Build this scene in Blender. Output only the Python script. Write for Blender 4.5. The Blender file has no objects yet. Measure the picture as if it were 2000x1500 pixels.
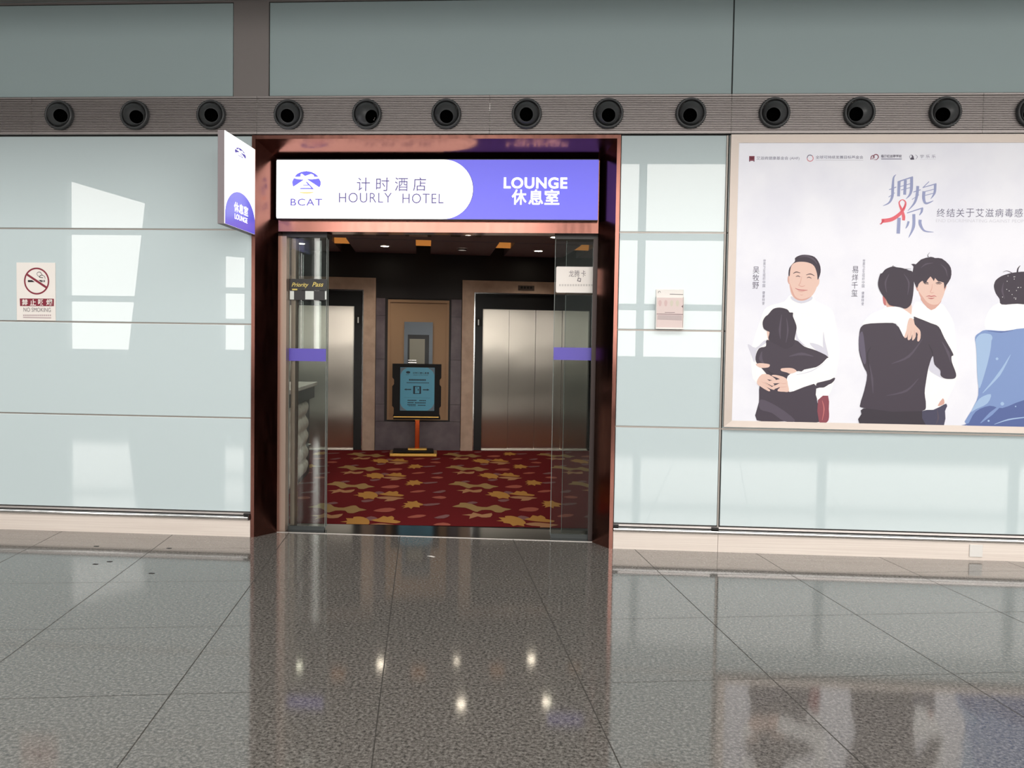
import bpy, bmesh, math, random
from mathutils import Vector, Matrix
random.seed(7)
S = bpy.context.scene
COL = S.collection
PI = math.pi

# ------------------------------------------------------------------ camera, sky, exposure
F_PX, PITCH, YAW, ROLL, DIST, EYE = 1641.86, -0.0393146, 0.0684709, -0.0160487, 6.8618, 1.6
_Rz = Matrix.Rotation(YAW, 3, 'Z'); _Rx = Matrix.Rotation(PITCH, 3, 'X'); _Ry = Matrix.Rotation(ROLL, 3, 'Y')
RM = _Rz @ _Rx @ _Ry
CAM = Vector((0, -DIST, EYE))
cd = bpy.data.cameras.new('camera'); cam = bpy.data.objects.new('camera', cd); COL.objects.link(cam)
cd.sensor_width = 36.0; cd.lens = F_PX / 2000 * 36.0; cd.clip_end = 600
_r, _f, _u = RM @ Vector((1, 0, 0)), RM @ Vector((0, 1, 0)), RM @ Vector((0, 0, 1))
cam.matrix_world = Matrix(((_r.x, _u.x, -_f.x, CAM.x), (_r.y, _u.y, -_f.y, CAM.y), (_r.z, _u.z, -_f.z, CAM.z), (0, 0, 0, 1)))
S.camera = cam

SKY = 6.75
wd = bpy.data.worlds.new('overcast_sky'); S.world = wd; wd.use_nodes = True
bg = wd.node_tree.nodes['Background']; bg.inputs[0].default_value = (1.0, 0.95, 0.895, 1); bg.inputs[1].default_value = SKY
S.view_settings.view_transform = 'Standard'; S.view_settings.look = 'None'
S.view_settings.exposure = 0.0; S.view_settings.gamma = 1.0
try: S.view_settings.use_curve_mapping = False
except Exception: pass
S.cycles.use_denoising = True
S.cycles.max_bounces = 10; S.cycles.diffuse_bounces = 5; S.cycles.glossy_bounces = 5; S.cycles.transmission_bounces = 8
S.cycles.transparent_max_bounces = 12
S.cycles.sample_clamp_indirect = 12.0
S.cycles.caustics_reflective = True

# ------------------------------------------------------------------ helpers
def ray(px, py):
    return (RM @ Vector(((px - 1000) / F_PX, 1, (750 - py) / F_PX)))
def W(px, py, Y=0.0):                      # point of the wall plane y = Y seen at a place of the photo
    d = ray(px, py); t = (Y - CAM.y) / d.y; p = CAM + d * t
    return p.x, p.z
TH = math.radians(10)                      # the lobby and the floor slabs stand turned by ten degrees
LU = Vector((math.cos(TH), math.sin(TH), 0)); LV = Vector((-math.sin(TH), math.cos(TH), 0)); LO = Vector((-1.7, 6.4, 0))
def LP(s, t, z): return LO + LU * s + LV * t + Vector((0, 0, z))
def FLR(px, py, z=0.0):                    # (s, t) of a point at height z
    d = ray(px, py); k = (z - CAM.z) / d.z; p = CAM + d * k - LO
    return p.dot(LU), p.dot(LV)
def lin(c):
    r = []
    for v in c:
        v = v / 255.0
        r.append(v / 12.92 if v <= 0.04045 else ((v + 0.055) / 1.055) ** 2.4)
    return (r[0], r[1], r[2], 1)

_M = {}
def mat(name, c, rough=0.5, metal=0.0, spec=0.5, coat=0.0, coat_ior=1.5, coat_rough=0.02, emit=0.0, ior=1.5, aniso=0.0, arot=0.0, tint=None):
    m = bpy.data.materials.new(name); m.use_nodes = True
    b = m.node_tree.nodes['Principled BSDF']
    cc = lin(c) if max(c) > 1.0 else tuple(c) + (1,)
    b.inputs['Base Color'].default_value = cc
    b.inputs['Roughness'].default_value = rough; b.inputs['Metallic'].default_value = metal
    b.inputs['Specular IOR Level'].default_value = spec; b.inputs['IOR'].default_value = ior
    b.inputs['Coat Weight'].default_value = coat; b.inputs['Coat IOR'].default_value = coat_ior; b.inputs['Coat Roughness'].default_value = coat_rough
    b.inputs['Anisotropic'].default_value = aniso; b.inputs['Anisotropic Rotation'].default_value = arot
    if emit > 0:
        b.inputs['Emission Color'].default_value = cc; b.inputs['Emission Strength'].default_value = emit
    _M[name] = m
    return m
def nt(m): return m.node_tree.nodes, m.node_tree.links, m.node_tree.nodes['Principled BSDF']
def speckle(m, c1, c2, scale, detail=4, bump=0.0, stretch=None, lo=0.35, hi=0.65):
    N, L, b = nt(m)
    tc = N.new('ShaderNodeTexCoord'); mp = N.new('ShaderNodeMapping'); nz = N.new('ShaderNodeTexNoise'); cr = N.new('ShaderNodeValToRGB')
    if stretch: mp.inputs['Scale'].default_value = stretch
    nz.inputs['Scale'].default_value = scale; nz.inputs['Detail'].default_value = detail
    cr.color_ramp.elements[0].position = lo; cr.color_ramp.elements[1].position = hi
    cr.color_ramp.elements[0].color = lin(c1); cr.color_ramp.elements[1].color = lin(c2)
    L.new(tc.outputs['Object'], mp.inputs[0]); L.new(mp.outputs[0], nz.inputs['Vector']); L.new(nz.outputs['Fac'], cr.inputs[0]); L.new(cr.outputs[0], b.inputs['Base Color'])
    if bump:
        bp = N.new('ShaderNodeBump'); bp.inputs['Strength'].default_value = bump; bp.inputs['Distance'].default_value = 0.01
        L.new(nz.outputs['Fac'], bp.inputs['Height']); L.new(bp.outputs[0], b.inputs['Normal'])
    return m

class MB:
    """collects geometry into one mesh"""
    def __init__(s, xf=None): s.v = []; s.f = []; s.mi = []; s.xf = xf; s.sm = []
    def _add(s, vs, fs, mi=0, smooth=False):
        o = len(s.v)
        for p in vs:
            s.v.append(tuple(s.xf(*p)) if s.xf else tuple(p))
        for f in fs: s.f.append([o + i for i in f]); s.mi.append(mi); s.sm.append(smooth)
    def box(s, x0, x1, y0, y1, z0, z1, mi=0):
        s._add([(x0, y0, z0), (x1, y0, z0), (x1, y1, z0), (x0, y1, z0), (x0, y0, z1), (x1, y0, z1), (x1, y1, z1), (x0, y1, z1)],
               [(0, 3, 2, 1), (4, 5, 6, 7), (0, 1, 5, 4), (1, 2, 6, 5), (2, 3, 7, 6), (3, 0, 4, 7)], mi); return s
    def prism_y(s, pts, y0, y1, mi=0):     # outline in x,z pushed along y
        n = len(pts); a = sum(pts[i][0] * pts[(i + 1) % n][1] - pts[(i + 1) % n][0] * pts[i][1] for i in range(n))
        if a < 0: pts = pts[::-1]
        s._add([(x, y0, z) for x, z in pts] + [(x, y1, z) for x, z in pts],
               [list(range(n)), list(range(2 * n - 1, n - 1, -1))] + [(i, i + n, (i + 1) % n + n, (i + 1) % n) for i in range(n)], mi); return s
    def prism_z(s, pts, z0, z1, mi=0):
        n = len(pts); a = sum(pts[i][0] * pts[(i + 1) % n][1] - pts[(i + 1) % n][0] * pts[i][1] for i in range(n))
        if a < 0: pts = pts[::-1]
        s._add([(x, y, z0) for x, y in pts] + [(x, y, z1) for x, y in pts],
               [list(range(n - 1, -1, -1)), list(range(n, 2 * n))] + [(i, (i + 1) % n, (i + 1) % n + n, i + n) for i in range(n)], mi); return s
    def prism_x(s, pts, x0, x1, mi=0):     # outline in y,z pushed along x
        n = len(pts); a = sum(pts[i][0] * pts[(i + 1) % n][1] - pts[(i + 1) % n][0] * pts[i][1] for i in range(n))
        if a < 0: pts = pts[::-1]
        s._add([(x0, y, z) for y, z in pts] + [(x1, y, z) for y, z in pts],
               [list(range(n - 1, -1, -1)), list(range(n, 2 * n))] + [(i, (i + 1) % n, (i + 1) % n + n, i + n) for i in range(n)], mi); return s
    def flat_y(s, pts, y, mi=0):           # printed outline in x,z facing -y
        n = len(pts); a = sum(pts[i][0] * pts[(i + 1) % n][1] - pts[(i + 1) % n][0] * pts[i][1] for i in range(n))
        if a < 0: pts = pts[::-1]
        s._add([(x, y, z) for x, z in pts], [list(range(n))], mi); return s
    def lathe_y(s, prof, n=40, mi=0, rib=0):   # prof: (radius, y)
        vs = []; m = len(prof)
        for i in range(n):
            a = 2 * PI * i / n
            for r, y in prof: vs.append((r * math.cos(a), y, r * math.sin(a)))
        fs = []
        for i in range(n):
            j = (i + 1) % n
            for k in range(m - 1): fs.append((i * m + k, i * m + k + 1, j * m + k + 1, j * m + k))
        s._add(vs, fs, mi, True); return s
    def lathe_z(s, prof, c=(0, 0), n=32, mi=0):  # prof: (radius, z)
        vs = []; m = len(prof)
        for i in range(n):
            a = 2 * PI * i / n
            for r, z in prof: vs.append((c[0] + r * math.cos(a), c[1] + r * math.sin(a), z))
        fs = []
        for i in range(n):
            j = (i + 1) % n
            for k in range(m - 1): fs.append((i * m + k, j * m + k, j * m + k + 1, i * m + k + 1))
        s._add(vs, fs, mi, True); return s
    def tube_x(s, x0, x1, cy, cz, r, n=16, mi=0):
        vs = []
        for i in range(n):
            a = 2 * PI * i / n
            vs += [(x0, cy + r * math.cos(a), cz + r * math.sin(a)), (x1, cy + r * math.cos(a), cz + r * math.sin(a))]
        fs = [(2 * i, 2 * i + 1, (2 * i + 3) % (2 * n), (2 * i + 2) % (2 * n)) for i in range(n)]
        s._add(vs, fs, mi, True)
        s._add([vs[2 * i] for i in range(n)], [list(range(n - 1, -1, -1))], mi); s._add([vs[2 * i + 1] for i in range(n)], [list(range(n))], mi)
        return s
    def build(s, name, mats, parent=None, bevel=0.0):
        me = bpy.data.meshes.new(name); me.from_pydata(s.v, [], s.f)
        if not isinstance(mats, (list, tuple)): mats = [mats]
        for m in mats: me.materials.append(m)
        for p, i, sm in zip(me.polygons, s.mi, s.sm): p.material_index = i; p.use_smooth = sm
        me.update()
        return link(name, me, parent, bevel)
def link(name, me, parent=None, bevel=0.0):
    o = bpy.data.objects.new(name, me); COL.objects.link(o)
    if bevel:
        b = o.modifiers.new('soft_edges', 'BEVEL'); b.width = bevel; b.segments = 2; b.limit_method = 'ANGLE'; b.angle_limit = 0.7
    if parent:
        o.parent = parent
        o.matrix_parent_inverse = Matrix.Translation(-Vector(parent.location))
    return o
def tag(o, label=None, cat=None, group=None, kind=None):
    if label: o['label'] = label
    if cat: o['category'] = cat
    if group: o['group'] = group
    if kind: o['kind'] = kind
    return o
def thing(name, loc, label=None, cat=None, group=None, kind=None):
    e = bpy.data.objects.new(name, None); COL.objects.link(e); e.location = loc; e.empty_display_size = 0.1
    return tag(e, label, cat, group, kind)

def smooth(pts, n=5):                      # closed Catmull-Rom outline
    out = []; m = len(pts)
    for i in range(m):
        p0, p1, p2, p3 = pts[i - 1], pts[i], pts[(i + 1) % m], pts[(i + 2) % m]
        for k in range(n):
            t = k / n
            out.append(tuple(0.5 * (2 * p1[j] + (p2[j] - p0[j]) * t + (2 * p0[j] - 5 * p1[j] + 4 * p2[j] - p3[j]) * t * t + (3 * p1[j] - p0[j] - 3 * p2[j] + p3[j]) * t ** 3) for j in (0, 1)))
    return out
def stroke(pts, ws, n=6):                  # tapering open stroke -> outline
    P = []; m = len(pts)
    for i in range(m - 1):
        p0, p1, p2, p3 = pts[max(i - 1, 0)], pts[i], pts[i + 1], pts[min(i + 2, m - 1)]
        for k in range(n + (1 if i == m - 2 else 0)):
            t = k / n; w = ws[i] * (1 - t) + ws[i + 1] * t
            P.append((0.5 * (2 * p1[0] + (p2[0] - p0[0]) * t + (2 * p0[0] - 5 * p1[0] + 4 * p2[0] - p3[0]) * t * t + (3 * p1[0] - p0[0] - 3 * p2[0] + p3[0]) * t ** 3),
                      0.5 * (2 * p1[1] + (p2[1] - p0[1]) * t + (2 * p0[1] - 5 * p1[1] + 4 * p2[1] - p3[1]) * t * t + (3 * p1[1] - p0[1] - 3 * p2[1] + p3[1]) * t ** 3), w))
    L, R = [], []
    for i, (x, y, w) in enumerate(P):
        a = P[max(i - 1, 0)]; b = P[min(i + 1, len(P) - 1)]
        dx, dy = b[0] - a[0], b[1] - a[1]; d = math.hypot(dx, dy) or 1
        L.append((x - dy / d * w / 2, y + dx / d * w / 2)); R.append((x + dy / d * w / 2, y - dx / d * w / 2))
    return L + R[::-1]
def ell(cx, cy, rx, ry, n=40, a0=0, a1=2 * PI):
    return [(cx + rx * math.cos(a0 + (a1 - a0) * i / n), cy + ry * math.sin(a0 + (a1 - a0) * i / n)) for i in range(n)]

def glyphs(body, bold=0.0, shear=0.0, spacing=1.0):
    c = bpy.data.curves.new('lettering', 'FONT'); c.body = body; c.offset = bold; c.shear = shear; c.space_character = spacing
    c.resolution_u = 4
    o = bpy.data.objects.new('lettering', c); COL.objects.link(o)
    dg = bpy.context.evaluated_depsgraph_get(); me = bpy.data.meshes.new_from_object(o.evaluated_get(dg))
    vs = [(v.co.x, v.co.y) for v in me.vertices]; fs = [list(p.vertices) for p in me.polygons]
    bpy.data.objects.remove(o); bpy.data.curves.remove(c); bpy.data.meshes.remove(me)
    return vs, fs
def put_text(mb, body, box, place, bold=0.0, shear=0.0, spacing=1.0, mi=0, vertical=False):
    """lettering fitted to box (a0,a1,b0,b1) -> place(a,b) gives the 3D point"""
    if vertical:
        n = len(body); a0, a1, b0, b1 = box; h = (b1 - b0) / n
        for i, ch in enumerate(body):
            if ch != ' ': put_text(mb, ch, (a0, a1, b1 - (i + 0.94) * h, b1 - (i + 0.06) * h), place, bold, shear, spacing, mi)
        return
    vs, fs = glyphs(body, bold, shear, spacing)
    xs = [v[0] for v in vs]; ys = [v[1] for v in vs]; x0, x1, y0, y1 = min(xs), max(xs), min(ys), max(ys)
    a0, a1, b0, b1 = box
    mb._add([place(a0 + (x - x0) / (x1 - x0) * (a1 - a0), b0 + (y - y0) / (y1 - y0) * (b1 - b0)) for x, y in vs], fs, mi)
def pbox(x0, y0, x1, y1, Y):               # photo box -> (x0,x1,z0,z1) on plane y=Y
    p = W(x0, (y0 + y1) / 2, Y); q = W(x1, (y0 + y1) / 2, Y); m = (x0 + x1) / 2
    return p[0], q[0], W(m, y1, Y)[1], W(m, y0, Y)[1]

# ------------------------------------------------------------------ materials
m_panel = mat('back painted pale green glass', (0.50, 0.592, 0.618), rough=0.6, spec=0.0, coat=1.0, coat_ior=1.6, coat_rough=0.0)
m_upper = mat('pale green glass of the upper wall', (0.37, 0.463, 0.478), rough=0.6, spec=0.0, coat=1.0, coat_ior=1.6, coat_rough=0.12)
m_joint = mat('grey joint profile', (150, 145, 140), rough=0.4, metal=0.6)
m_dark = mat('black gasket', (14, 14, 14), rough=0.6)
m_column = mat('grey column cladding', (128, 122, 121), rough=0.5)
m_alu = mat('brushed aluminium', (205, 200, 198), rough=0.32, metal=0.85)
speckle(m_alu, (188, 182, 180), (215, 210, 208), 6, stretch=(0.3, 30, 30))
m_rib = mat('anodised ribbed aluminium', (150, 144, 143), rough=0.42, metal=0.7)
m_base = mat('pale brushed skirting metal', (240, 232, 226), rough=0.42, metal=0.25)
speckle(m_base, (214, 203, 195), (228, 219, 211), 5, stretch=(0.25, 40, 40))
m_rail = mat('polished steel rail', (225, 225, 225), rough=0.12, metal=1.0)
m_noz = mat('dark grey nozzle plastic', (66, 68, 70), rough=0.38, spec=0.4)
m_hole = mat('black nozzle throat', (3, 3, 3), rough=0.9, spec=0.0)
m_copper = mat('rose copper steel', (0.28, 0.125, 0.10), rough=0.16, metal=1.0)
N, L, b = nt(m_copper)
tc = N.new('ShaderNodeTexCoord'); mp = N.new('ShaderNodeMapping'); mp.inputs['Scale'].default_value = (3, 3, 0.5); nz = N.new('ShaderNodeTexNoise'); nz.inputs['Scale'].default_value = 9
cr = N.new('ShaderNodeMapRange'); cr.inputs[3].default_value = 0.10; cr.inputs[4].default_value = 0.24
L.new(tc.outputs['Object'], mp.inputs[0]); L.new(mp.outputs[0], nz.inputs['Vector']); L.new(nz.outputs['Fac'], cr.inputs[0]); L.new(cr.outputs[0], b.inputs['Roughness'])
m_thresh = mat('black polished threshold stone', (22, 20, 20), rough=0.12, spec=0.6)
m_silver = mat('thin silver edging', (190, 186, 182), rough=0.3, metal=0.8)
m_glass = bpy.data.materials.new('clear door glass'); m_glass.use_nodes = True
N = m_glass.node_tree.nodes; L = m_glass.node_tree.links; N.clear()
o_ = N.new('ShaderNodeOutputMaterial'); mx = N.new('ShaderNodeMixShader'); tr = N.new('ShaderNodeBsdfTransparent'); gl = N.new('ShaderNodeBsdfGlossy'); fr = N.new('ShaderNodeFresnel')
tr.inputs[0].default_value = (0.90, 0.93, 0.92, 1); gl.inputs['Roughness'].default_value = 0.0; fr.inputs[0].default_value = 1.5
L.new(fr.outputs[0], mx.inputs[0]); L.new(tr.outputs[0], mx.inputs[1]); L.new(gl.outputs[0], mx.inputs[2]); L.new(mx.outputs[0], o_.inputs[0])
m_gedge = mat('grey glass edge', (112, 120, 117), rough=0.3)
m_clamp = mat('dark steel clamp', (70, 74, 74), rough=0.3, metal=0.7)
m_band = mat('violet band film', (84, 72, 170), rough=0.4)
m_post = mat('brown steel door post', (150, 132, 120), rough=0.3, metal=0.6)
m_postd = mat('dark brown steel door post', (46, 34, 32), rough=0.35, metal=0.4)
m_white = mat('white plastic', (216, 214, 211), rough=0.4)
m_paper = mat('white paper', (222, 218, 214), rough=0.6)
m_box = mat('grey sign box', (120, 112, 116), rough=0.5)
m_black = mat('satin black', (12, 11, 12), rough=0.35)
E_SIGN = 1.0
m_swhite = mat('lit white acrylic', (255, 255, 255), rough=0.3, emit=1.1)
m_sblue = mat('lit blue violet acrylic', (98, 96, 222), rough=0.3, emit=0.42)
m_sink = mat('lit violet lettering', (100, 92, 184), rough=0.5, emit=0.3)
m_sink2 = mat('lit grey lettering', (104, 98, 150), rough=0.5, emit=0.3)
m_sfaint = mat('lit faint lettering', (226, 226, 240), rough=0.4, emit=0.95)
m_sorange = mat('lit orange mark', (250, 176, 128), rough=0.4, emit=0.9)
m_red = mat('wine red print', (122, 26, 48), rough=0.5)
m_ink = mat('black print', (34, 32, 36), rough=0.6)
m_grey = mat('grey print', (108, 104, 108), rough=0.6)

# granite floor slabs with thin joints
m_floor = mat('polished grey granite slabs', (128, 124, 120), rough=0.07, ior=1.6, spec=0.5)
N, L, b = nt(m_floor)
tc = N.new('ShaderNodeTexCoord')
nz = N.new('ShaderNodeTexNoise'); nz.inputs['Scale'].default_value = 62; nz.inputs['Detail'].default_value = 6; nz.inputs['Roughness'].default_value = 0.75
cr = N.new('ShaderNodeValToRGB'); e = cr.color_ramp.elements
e[0].position = 0.36; e[0].color = lin((54, 53, 51)); e[1].position = 0.64; e[1].color = lin((136, 133, 129))
em = cr.color_ramp.elements.new(0.5); em.color = lin((99, 96, 92))
L.new(tc.outputs['Object'], nz.inputs['Vector']); L.new(nz.outputs['Fac'], cr.inputs[0])
mp = N.new('ShaderNodeMapping'); mp.vector_type = 'TEXTURE'; mp.inputs['Rotation'].default_value = (0, 0, TH); mp.inputs['Location'].default_value = (0, 0, 0)
L.new(tc.outputs['Object'], mp.inputs[0]); sx = N.new('ShaderNodeSeparateXYZ'); L.new(mp.outputs[0], sx.inputs[0])
def mth(op, a, bb=None):
    n = N.new('ShaderNodeMath'); n.operation = op
    if hasattr(a, 'default_value'): L.new(a, n.inputs[0])
    else: n.inputs[0].default_value = a
    if bb is not None:
        if hasattr(bb, 'default_value'): L.new(bb, n.inputs[1])
        else: n.inputs[1].default_value = bb
    return n.outputs[0]
SLAB = 0.956
u0 = -1.037 * math.cos(TH) + -2 * math.sin(TH); v0 = -2.86 * math.cos(TH)
def joint(co, off, w):
    f = mth('FRACT', mth('DIVIDE', mth('SUBTRACT', co, off - 50 * SLAB), SLAB))
    return mth('GREATER_THAN', mth('ABSOLUTE', mth('SUBTRACT', f, 0.5)), 0.5 - w)
jj = mth('MAXIMUM', joint(sx.outputs[0], u0, 0.0032), joint(sx.outputs[1], v0, 0.0026))
mx = N.new('ShaderNodeMix'); mx.data_type = 'RGBA'; mx.inputs[7].default_value = lin((52, 50, 47))
L.new(mth('MULTIPLY', jj, 0.8), mx.inputs[0]); L.new(cr.outputs[0], mx.inputs[6]); L.new(mx.outputs[2], b.inputs['Base Color'])
L.new(mth('ADD', mth('MULTIPLY', jj, 0.6), 0.07), b.inputs['Roughness']); L.new(mth('SUBTRACT', 0.5, mth('MULTIPLY', jj, 0.4)), b.inputs['Specular IOR Level'])

# ------------------------------------------------------------------ the hall: floor, ceiling, window side, ends
fl = MB().box(-30, 30, -18, 0.21, -0.15, 0.0).build('floor', m_floor); tag(fl, 'polished grey speckled granite slab floor of the hall', kind='structure')
m_ceil = mat('matt pale ceiling', (175, 178, 176), rough=0.8)
tag(MB().box(-30, 30, -18.3, -10.4, 9.0, 9.2).box(-30, 30, -6.2, 0.4, 9.0, 9.2).box(-30, -18, -10.4, -6.2, 9.0, 9.2).box(18, 30, -10.4, -6.2, 9.0, 9.2).build('ceiling', m_ceil), 'pale ceiling high above the hall', kind='structure')
m_soffit = mat('grey soffit board', (150, 150, 148), rough=0.7)
tag(MB().box(-30, 30, -1.85, -0.006, 4.452, 4.9).build('ceiling_shading_soffit', m_soffit), 'unseen grey soffit that shades the top of the glass wall', kind='structure')  # overhang out of view, its depth set to darken the upper wall
m_rear = mat('grey window wall paint', (165, 168, 168), rough=0.7)
rear = MB()
def sol(p): rear.prism_y(p, -18.3, -18.0)
sol([(-30, 0), (-15.45, 0), (-15.45, 9), (-30, 9)])
sol([(-15.45, 0), (-13.65, 0), (-13.65, 1.45), (-15.45, 1.45)])
sol([(-13.65, 0), (-10.55, 0), (-10.55, 9), (-12.95, 9), (-12.95, 5.9)])
sol([(-15.45, 6.6), (-12.95, 5.9), (-12.95, 9), (-15.45, 9)])
sol([(-10.55, 0), (-9.85, 0), (-9.85, 1.5), (-10.55, 1.5)]); sol([(-10.55, 4.35), (-9.85, 4.3), (-9.85, 9), (-10.55, 9)])
sol([(-9.85, 0), (-8.42, 0), (-8.42, 9), (-9.85, 9)])
sol([(-8.3, 0), (-8.0, 0), (-8.0, 9), (-8.3, 9)]); sol([(-7.74, 0), (-7.4, 0), (-7.4, 9), (-7.74, 9)])
sol([(-8.42, 0), (-8.3, 0), (-8.3, 1.3), (-8.42, 1.3)]); sol([(-8.0, 0), (-7.74, 0), (-7.74, 1.3), (-8.0, 1.3)])
sol([(-8.42, 7.15), (-8.3, 7.15), (-8.3, 9), (-8.42, 9)]); sol([(-8.0, 7.15), (-7.74, 7.15), (-7.74, 9), (-8.0, 9)])
sol([(-7.4, 7.15), (24, 7.15), (24, 9), (-7.4, 9)])
sol([(24, 0), (30, 0), (30, 9), (24, 9)])
sol([(-0.75, 0.9), (1.0, 0.9), (1.0, 7.15), (-0.75, 7.15)])
tag(rear.build('wall_rear', m_rear), 'window wall on the far side of the hall, behind the camera', kind='structure')
tag(MB().box(-7.4, 24, -18.3, -18.0, 0, 1.5).build('wall_rear_sill', mat('dark window sill wall', (64, 66, 68), rough=0.6)), 'dark low sill wall under the long window', kind='structure')
def glazing(n, x0, x1, z0, z1, mull, trans, w=0.22):
    g = MB()
    for x in mull: g.box(x - w / 2, x + w / 2, -18.25, -18.05, z0, z1)
    for z in trans: g.box(x0, x1, -18.22, -18.08, z - 0.09, z + 0.09)
    tag(g.build('window_%d' % n, m_rear), kind='structure')
glazing(1, -15.45, -12.95, 1.45, 6.0, [], [5.05, 3.0])
glazing(2, -7.4, 24, 1.5, 7.15, [-3.6, 2.03, 7.4, 12.8, 18.4], [5.0, 2.95])
glazing(3, -10.55, -9.85, 1.5, 4.3, [], [3.3, 2.35])
tag(MB().box(-30.2, -30, -18, 0, 0, 9).build('wall_left_end', m_ceil), kind='structure')
tag(MB().box(30, 30.2, -18, 0, 0, 9).build('wall_right_end', m_ceil), kind='structure')
m_apron = mat('concrete apron', (112, 114, 116), rough=0.9)
tag(MB().box(-400, 400, -500, -18.3, -3.2, -3.0).build('ground', m_apron), kind='structure')
for x0, x1, z0, z1 in ((-15.45, -12.95, 1.45, 6.5), (-10.55, -9.85, 1.5, 4.3), (-7.4, 24, 1.5, 7.15)):   # daylight comes in through the openings
    ld = bpy.data.lights.new('window_opening', 'AREA'); ld.shape = 'RECTANGLE'; ld.size = x1 - x0; ld.size_y = z1 - z0
    lo = bpy.data.objects.new('window_opening', ld); COL.objects.link(lo); lo.location = ((x0 + x1) / 2, -18.32, (z0 + z1) / 2); lo.rotation_euler = (PI / 2, 0, 0)
    ld.cycles.is_portal = True
ld = bpy.data.lights.new('added_roof_opening', 'AREA'); ld.shape = 'RECTANGLE'; ld.size = 36; ld.size_y = 4.2  # unseen roof slot, added to bring more light onto the floor
lo = bpy.data.objects.new('added_roof_opening', ld); COL.objects.link(lo); lo.location = (0, -8.3, 9.21)
ld.cycles.is_portal = True

# ------------------------------------------------------------------ glass clad wall round the doorway
ZS = [0.205, 1.0, 1.785, 2.569, 3.345]
XL, XR = -2.655, 0.374                     # outer edges of the copper doorway
m_core = mat('wall core', (70, 70, 70), rough=0.9)
GAP = 0.0045
wl = thing('wall_left', (-5, 0, 0), kind='structure')
MB().box(-30, XL, 0.02, 0.2, 0, 3.66).build('wall_core', m_core, wl)
for i in range(4):
    MB().box(-9.6, XL - 0.004, 0.0, 0.019, ZS[i] + 0.007, ZS[i + 1] - GAP).build('glass_panel', m_panel, wl, 0.003)
    if i: MB().box(-9.6, XL - 0.002, 0.003, 0.019, ZS[i] - 0.004, ZS[i] + 0.0065).build('joint_strip', m_joint, wl)
MB().box(-30, -9.61, 0.0, 0.019, 0.2, 3.34).build('glass_panel', m_panel, wl)
wr = thing('wall_right', (2, 0, 0), kind='structure')
MB().box(XR, 30, 0.02, 0.2, 0, 3.66).build('wall_core', m_core, wr)
XJ = 1.222
for i in range(4):
    MB().box(XR + 0.006, XJ - 0.012, 0.0, 0.019, ZS[i] + 0.007, ZS[i + 1] - GAP).build('glass_panel', m_panel, wr, 0.003)
    if i: MB().box(XR + 0.004, XJ - 0.008, 0.0, 0.019, ZS[i] - 0.006, ZS[i] + 0.0065).build('joint_strip', m_joint, wr)
    if i == 0: MB().box(XJ + 0.012, 9.5, 0.0, 0.019, ZS[i] + 0.007, ZS[i + 1] - 0.008).build('glass_panel', m_panel, wr, 0.003)
    else: MB().box(XJ + 0.012, 9.5, 0.0, 0.019, ZS[i] + 0.007, ZS[i + 1] - GAP).build('glass_panel', m_panel, wr)
MB().box(XJ + 0.005, 9.5, -0.004, 0.019, ZS[1] - 0.008, ZS[1] + 0.0065).build('joint_strip', m_joint, wr)
MB().box(XJ - 0.010, XJ + 0.002, -0.002, 0.019, 0.2, 3.34).box(XJ + 0.003, XJ + 0.011, 0.008, 0.019, 0.2, 3.34, 1).build('joint_strip', [m_joint, m_dark], wr)
MB().box(9.51, 30, 0.0, 0.019, 0.2, 3.34).build('glass_panel', m_panel, wr)
wu = thing('wall_upper', (0, 0, 3.66), kind='structure')
MB().box(-30, 30, 0.02, 0.2, 3.66, 9.0).build('wall_core', m_core, wu)
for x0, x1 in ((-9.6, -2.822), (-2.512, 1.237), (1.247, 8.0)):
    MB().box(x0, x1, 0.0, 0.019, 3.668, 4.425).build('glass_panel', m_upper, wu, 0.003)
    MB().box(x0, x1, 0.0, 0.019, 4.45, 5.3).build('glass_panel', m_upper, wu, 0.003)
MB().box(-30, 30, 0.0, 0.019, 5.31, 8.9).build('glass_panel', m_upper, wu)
MB().box(-30, 30, -0.004, 0.019, 4.43, 4.447).build('joint_strip', m_column, wu)
tag(MB().box(-2.815, -2.518, -0.006, 0.019, 3.664, 4.43).build('column_cladding', m_column), 'plain grey vertical cladding strip above the ribbed band', kind='structure')

# baseboards with bumper rail
def skirting(side, x0, x1, caps):
    t = thing('baseboard_' + side, (x0, 0, 0), kind='structure')
    for a, bb in zip(x0 if isinstance(x0, list) else [x0], x1 if isinstance(x1, list) else [x1]): pass
    return t
bl = thing('baseboard_left', (-5, 0, 0), kind='structure')
MB().box(-12, XL - 0.003, -0.012, 0.019, 0, 0.142).build('skirting_board', m_base, bl)
MB().tube_x(-12, XL - 0.012, -0.022, 0.163, 0.0155).build('bumper_rail', m_rail, bl)
MB().box(-12, XL - 0.003, -0.003, 0.019, 0.186, 0.202).box(-12, XL - 0.003, 0.006, 0.019, 0.142, 0.186, 1).build('rail_channel', [m_alu, m_dark], bl)
MB().box(XL - 0.055, XL - 0.004, -0.03, 0.0, 0.184, 0.2).box(XL - 0.013, XL - 0.003, -0.04, 0.0, 0.146, 0.185).build('end_cap', m_black, bl)
br = thing('baseboard_right', (2, 0, 0), kind='structure')
MB().box(XR + 0.004, XJ - 0.003, -0.012, 0.019, 0, 0.142).build('skirting_board', m_base, br)
MB().box(XJ, 12, -0.012, 0.019, 0, 0.142).build('skirting_board', m_base, br)
MB().tube_x(XR + 0.005, XJ - 0.002, -0.022, 0.163, 0.0155).build('bumper_rail', m_rail, br)
MB().tube_x(XJ, 12, -0.022, 0.163, 0.0155).build('bumper_rail', m_rail, br)
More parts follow.
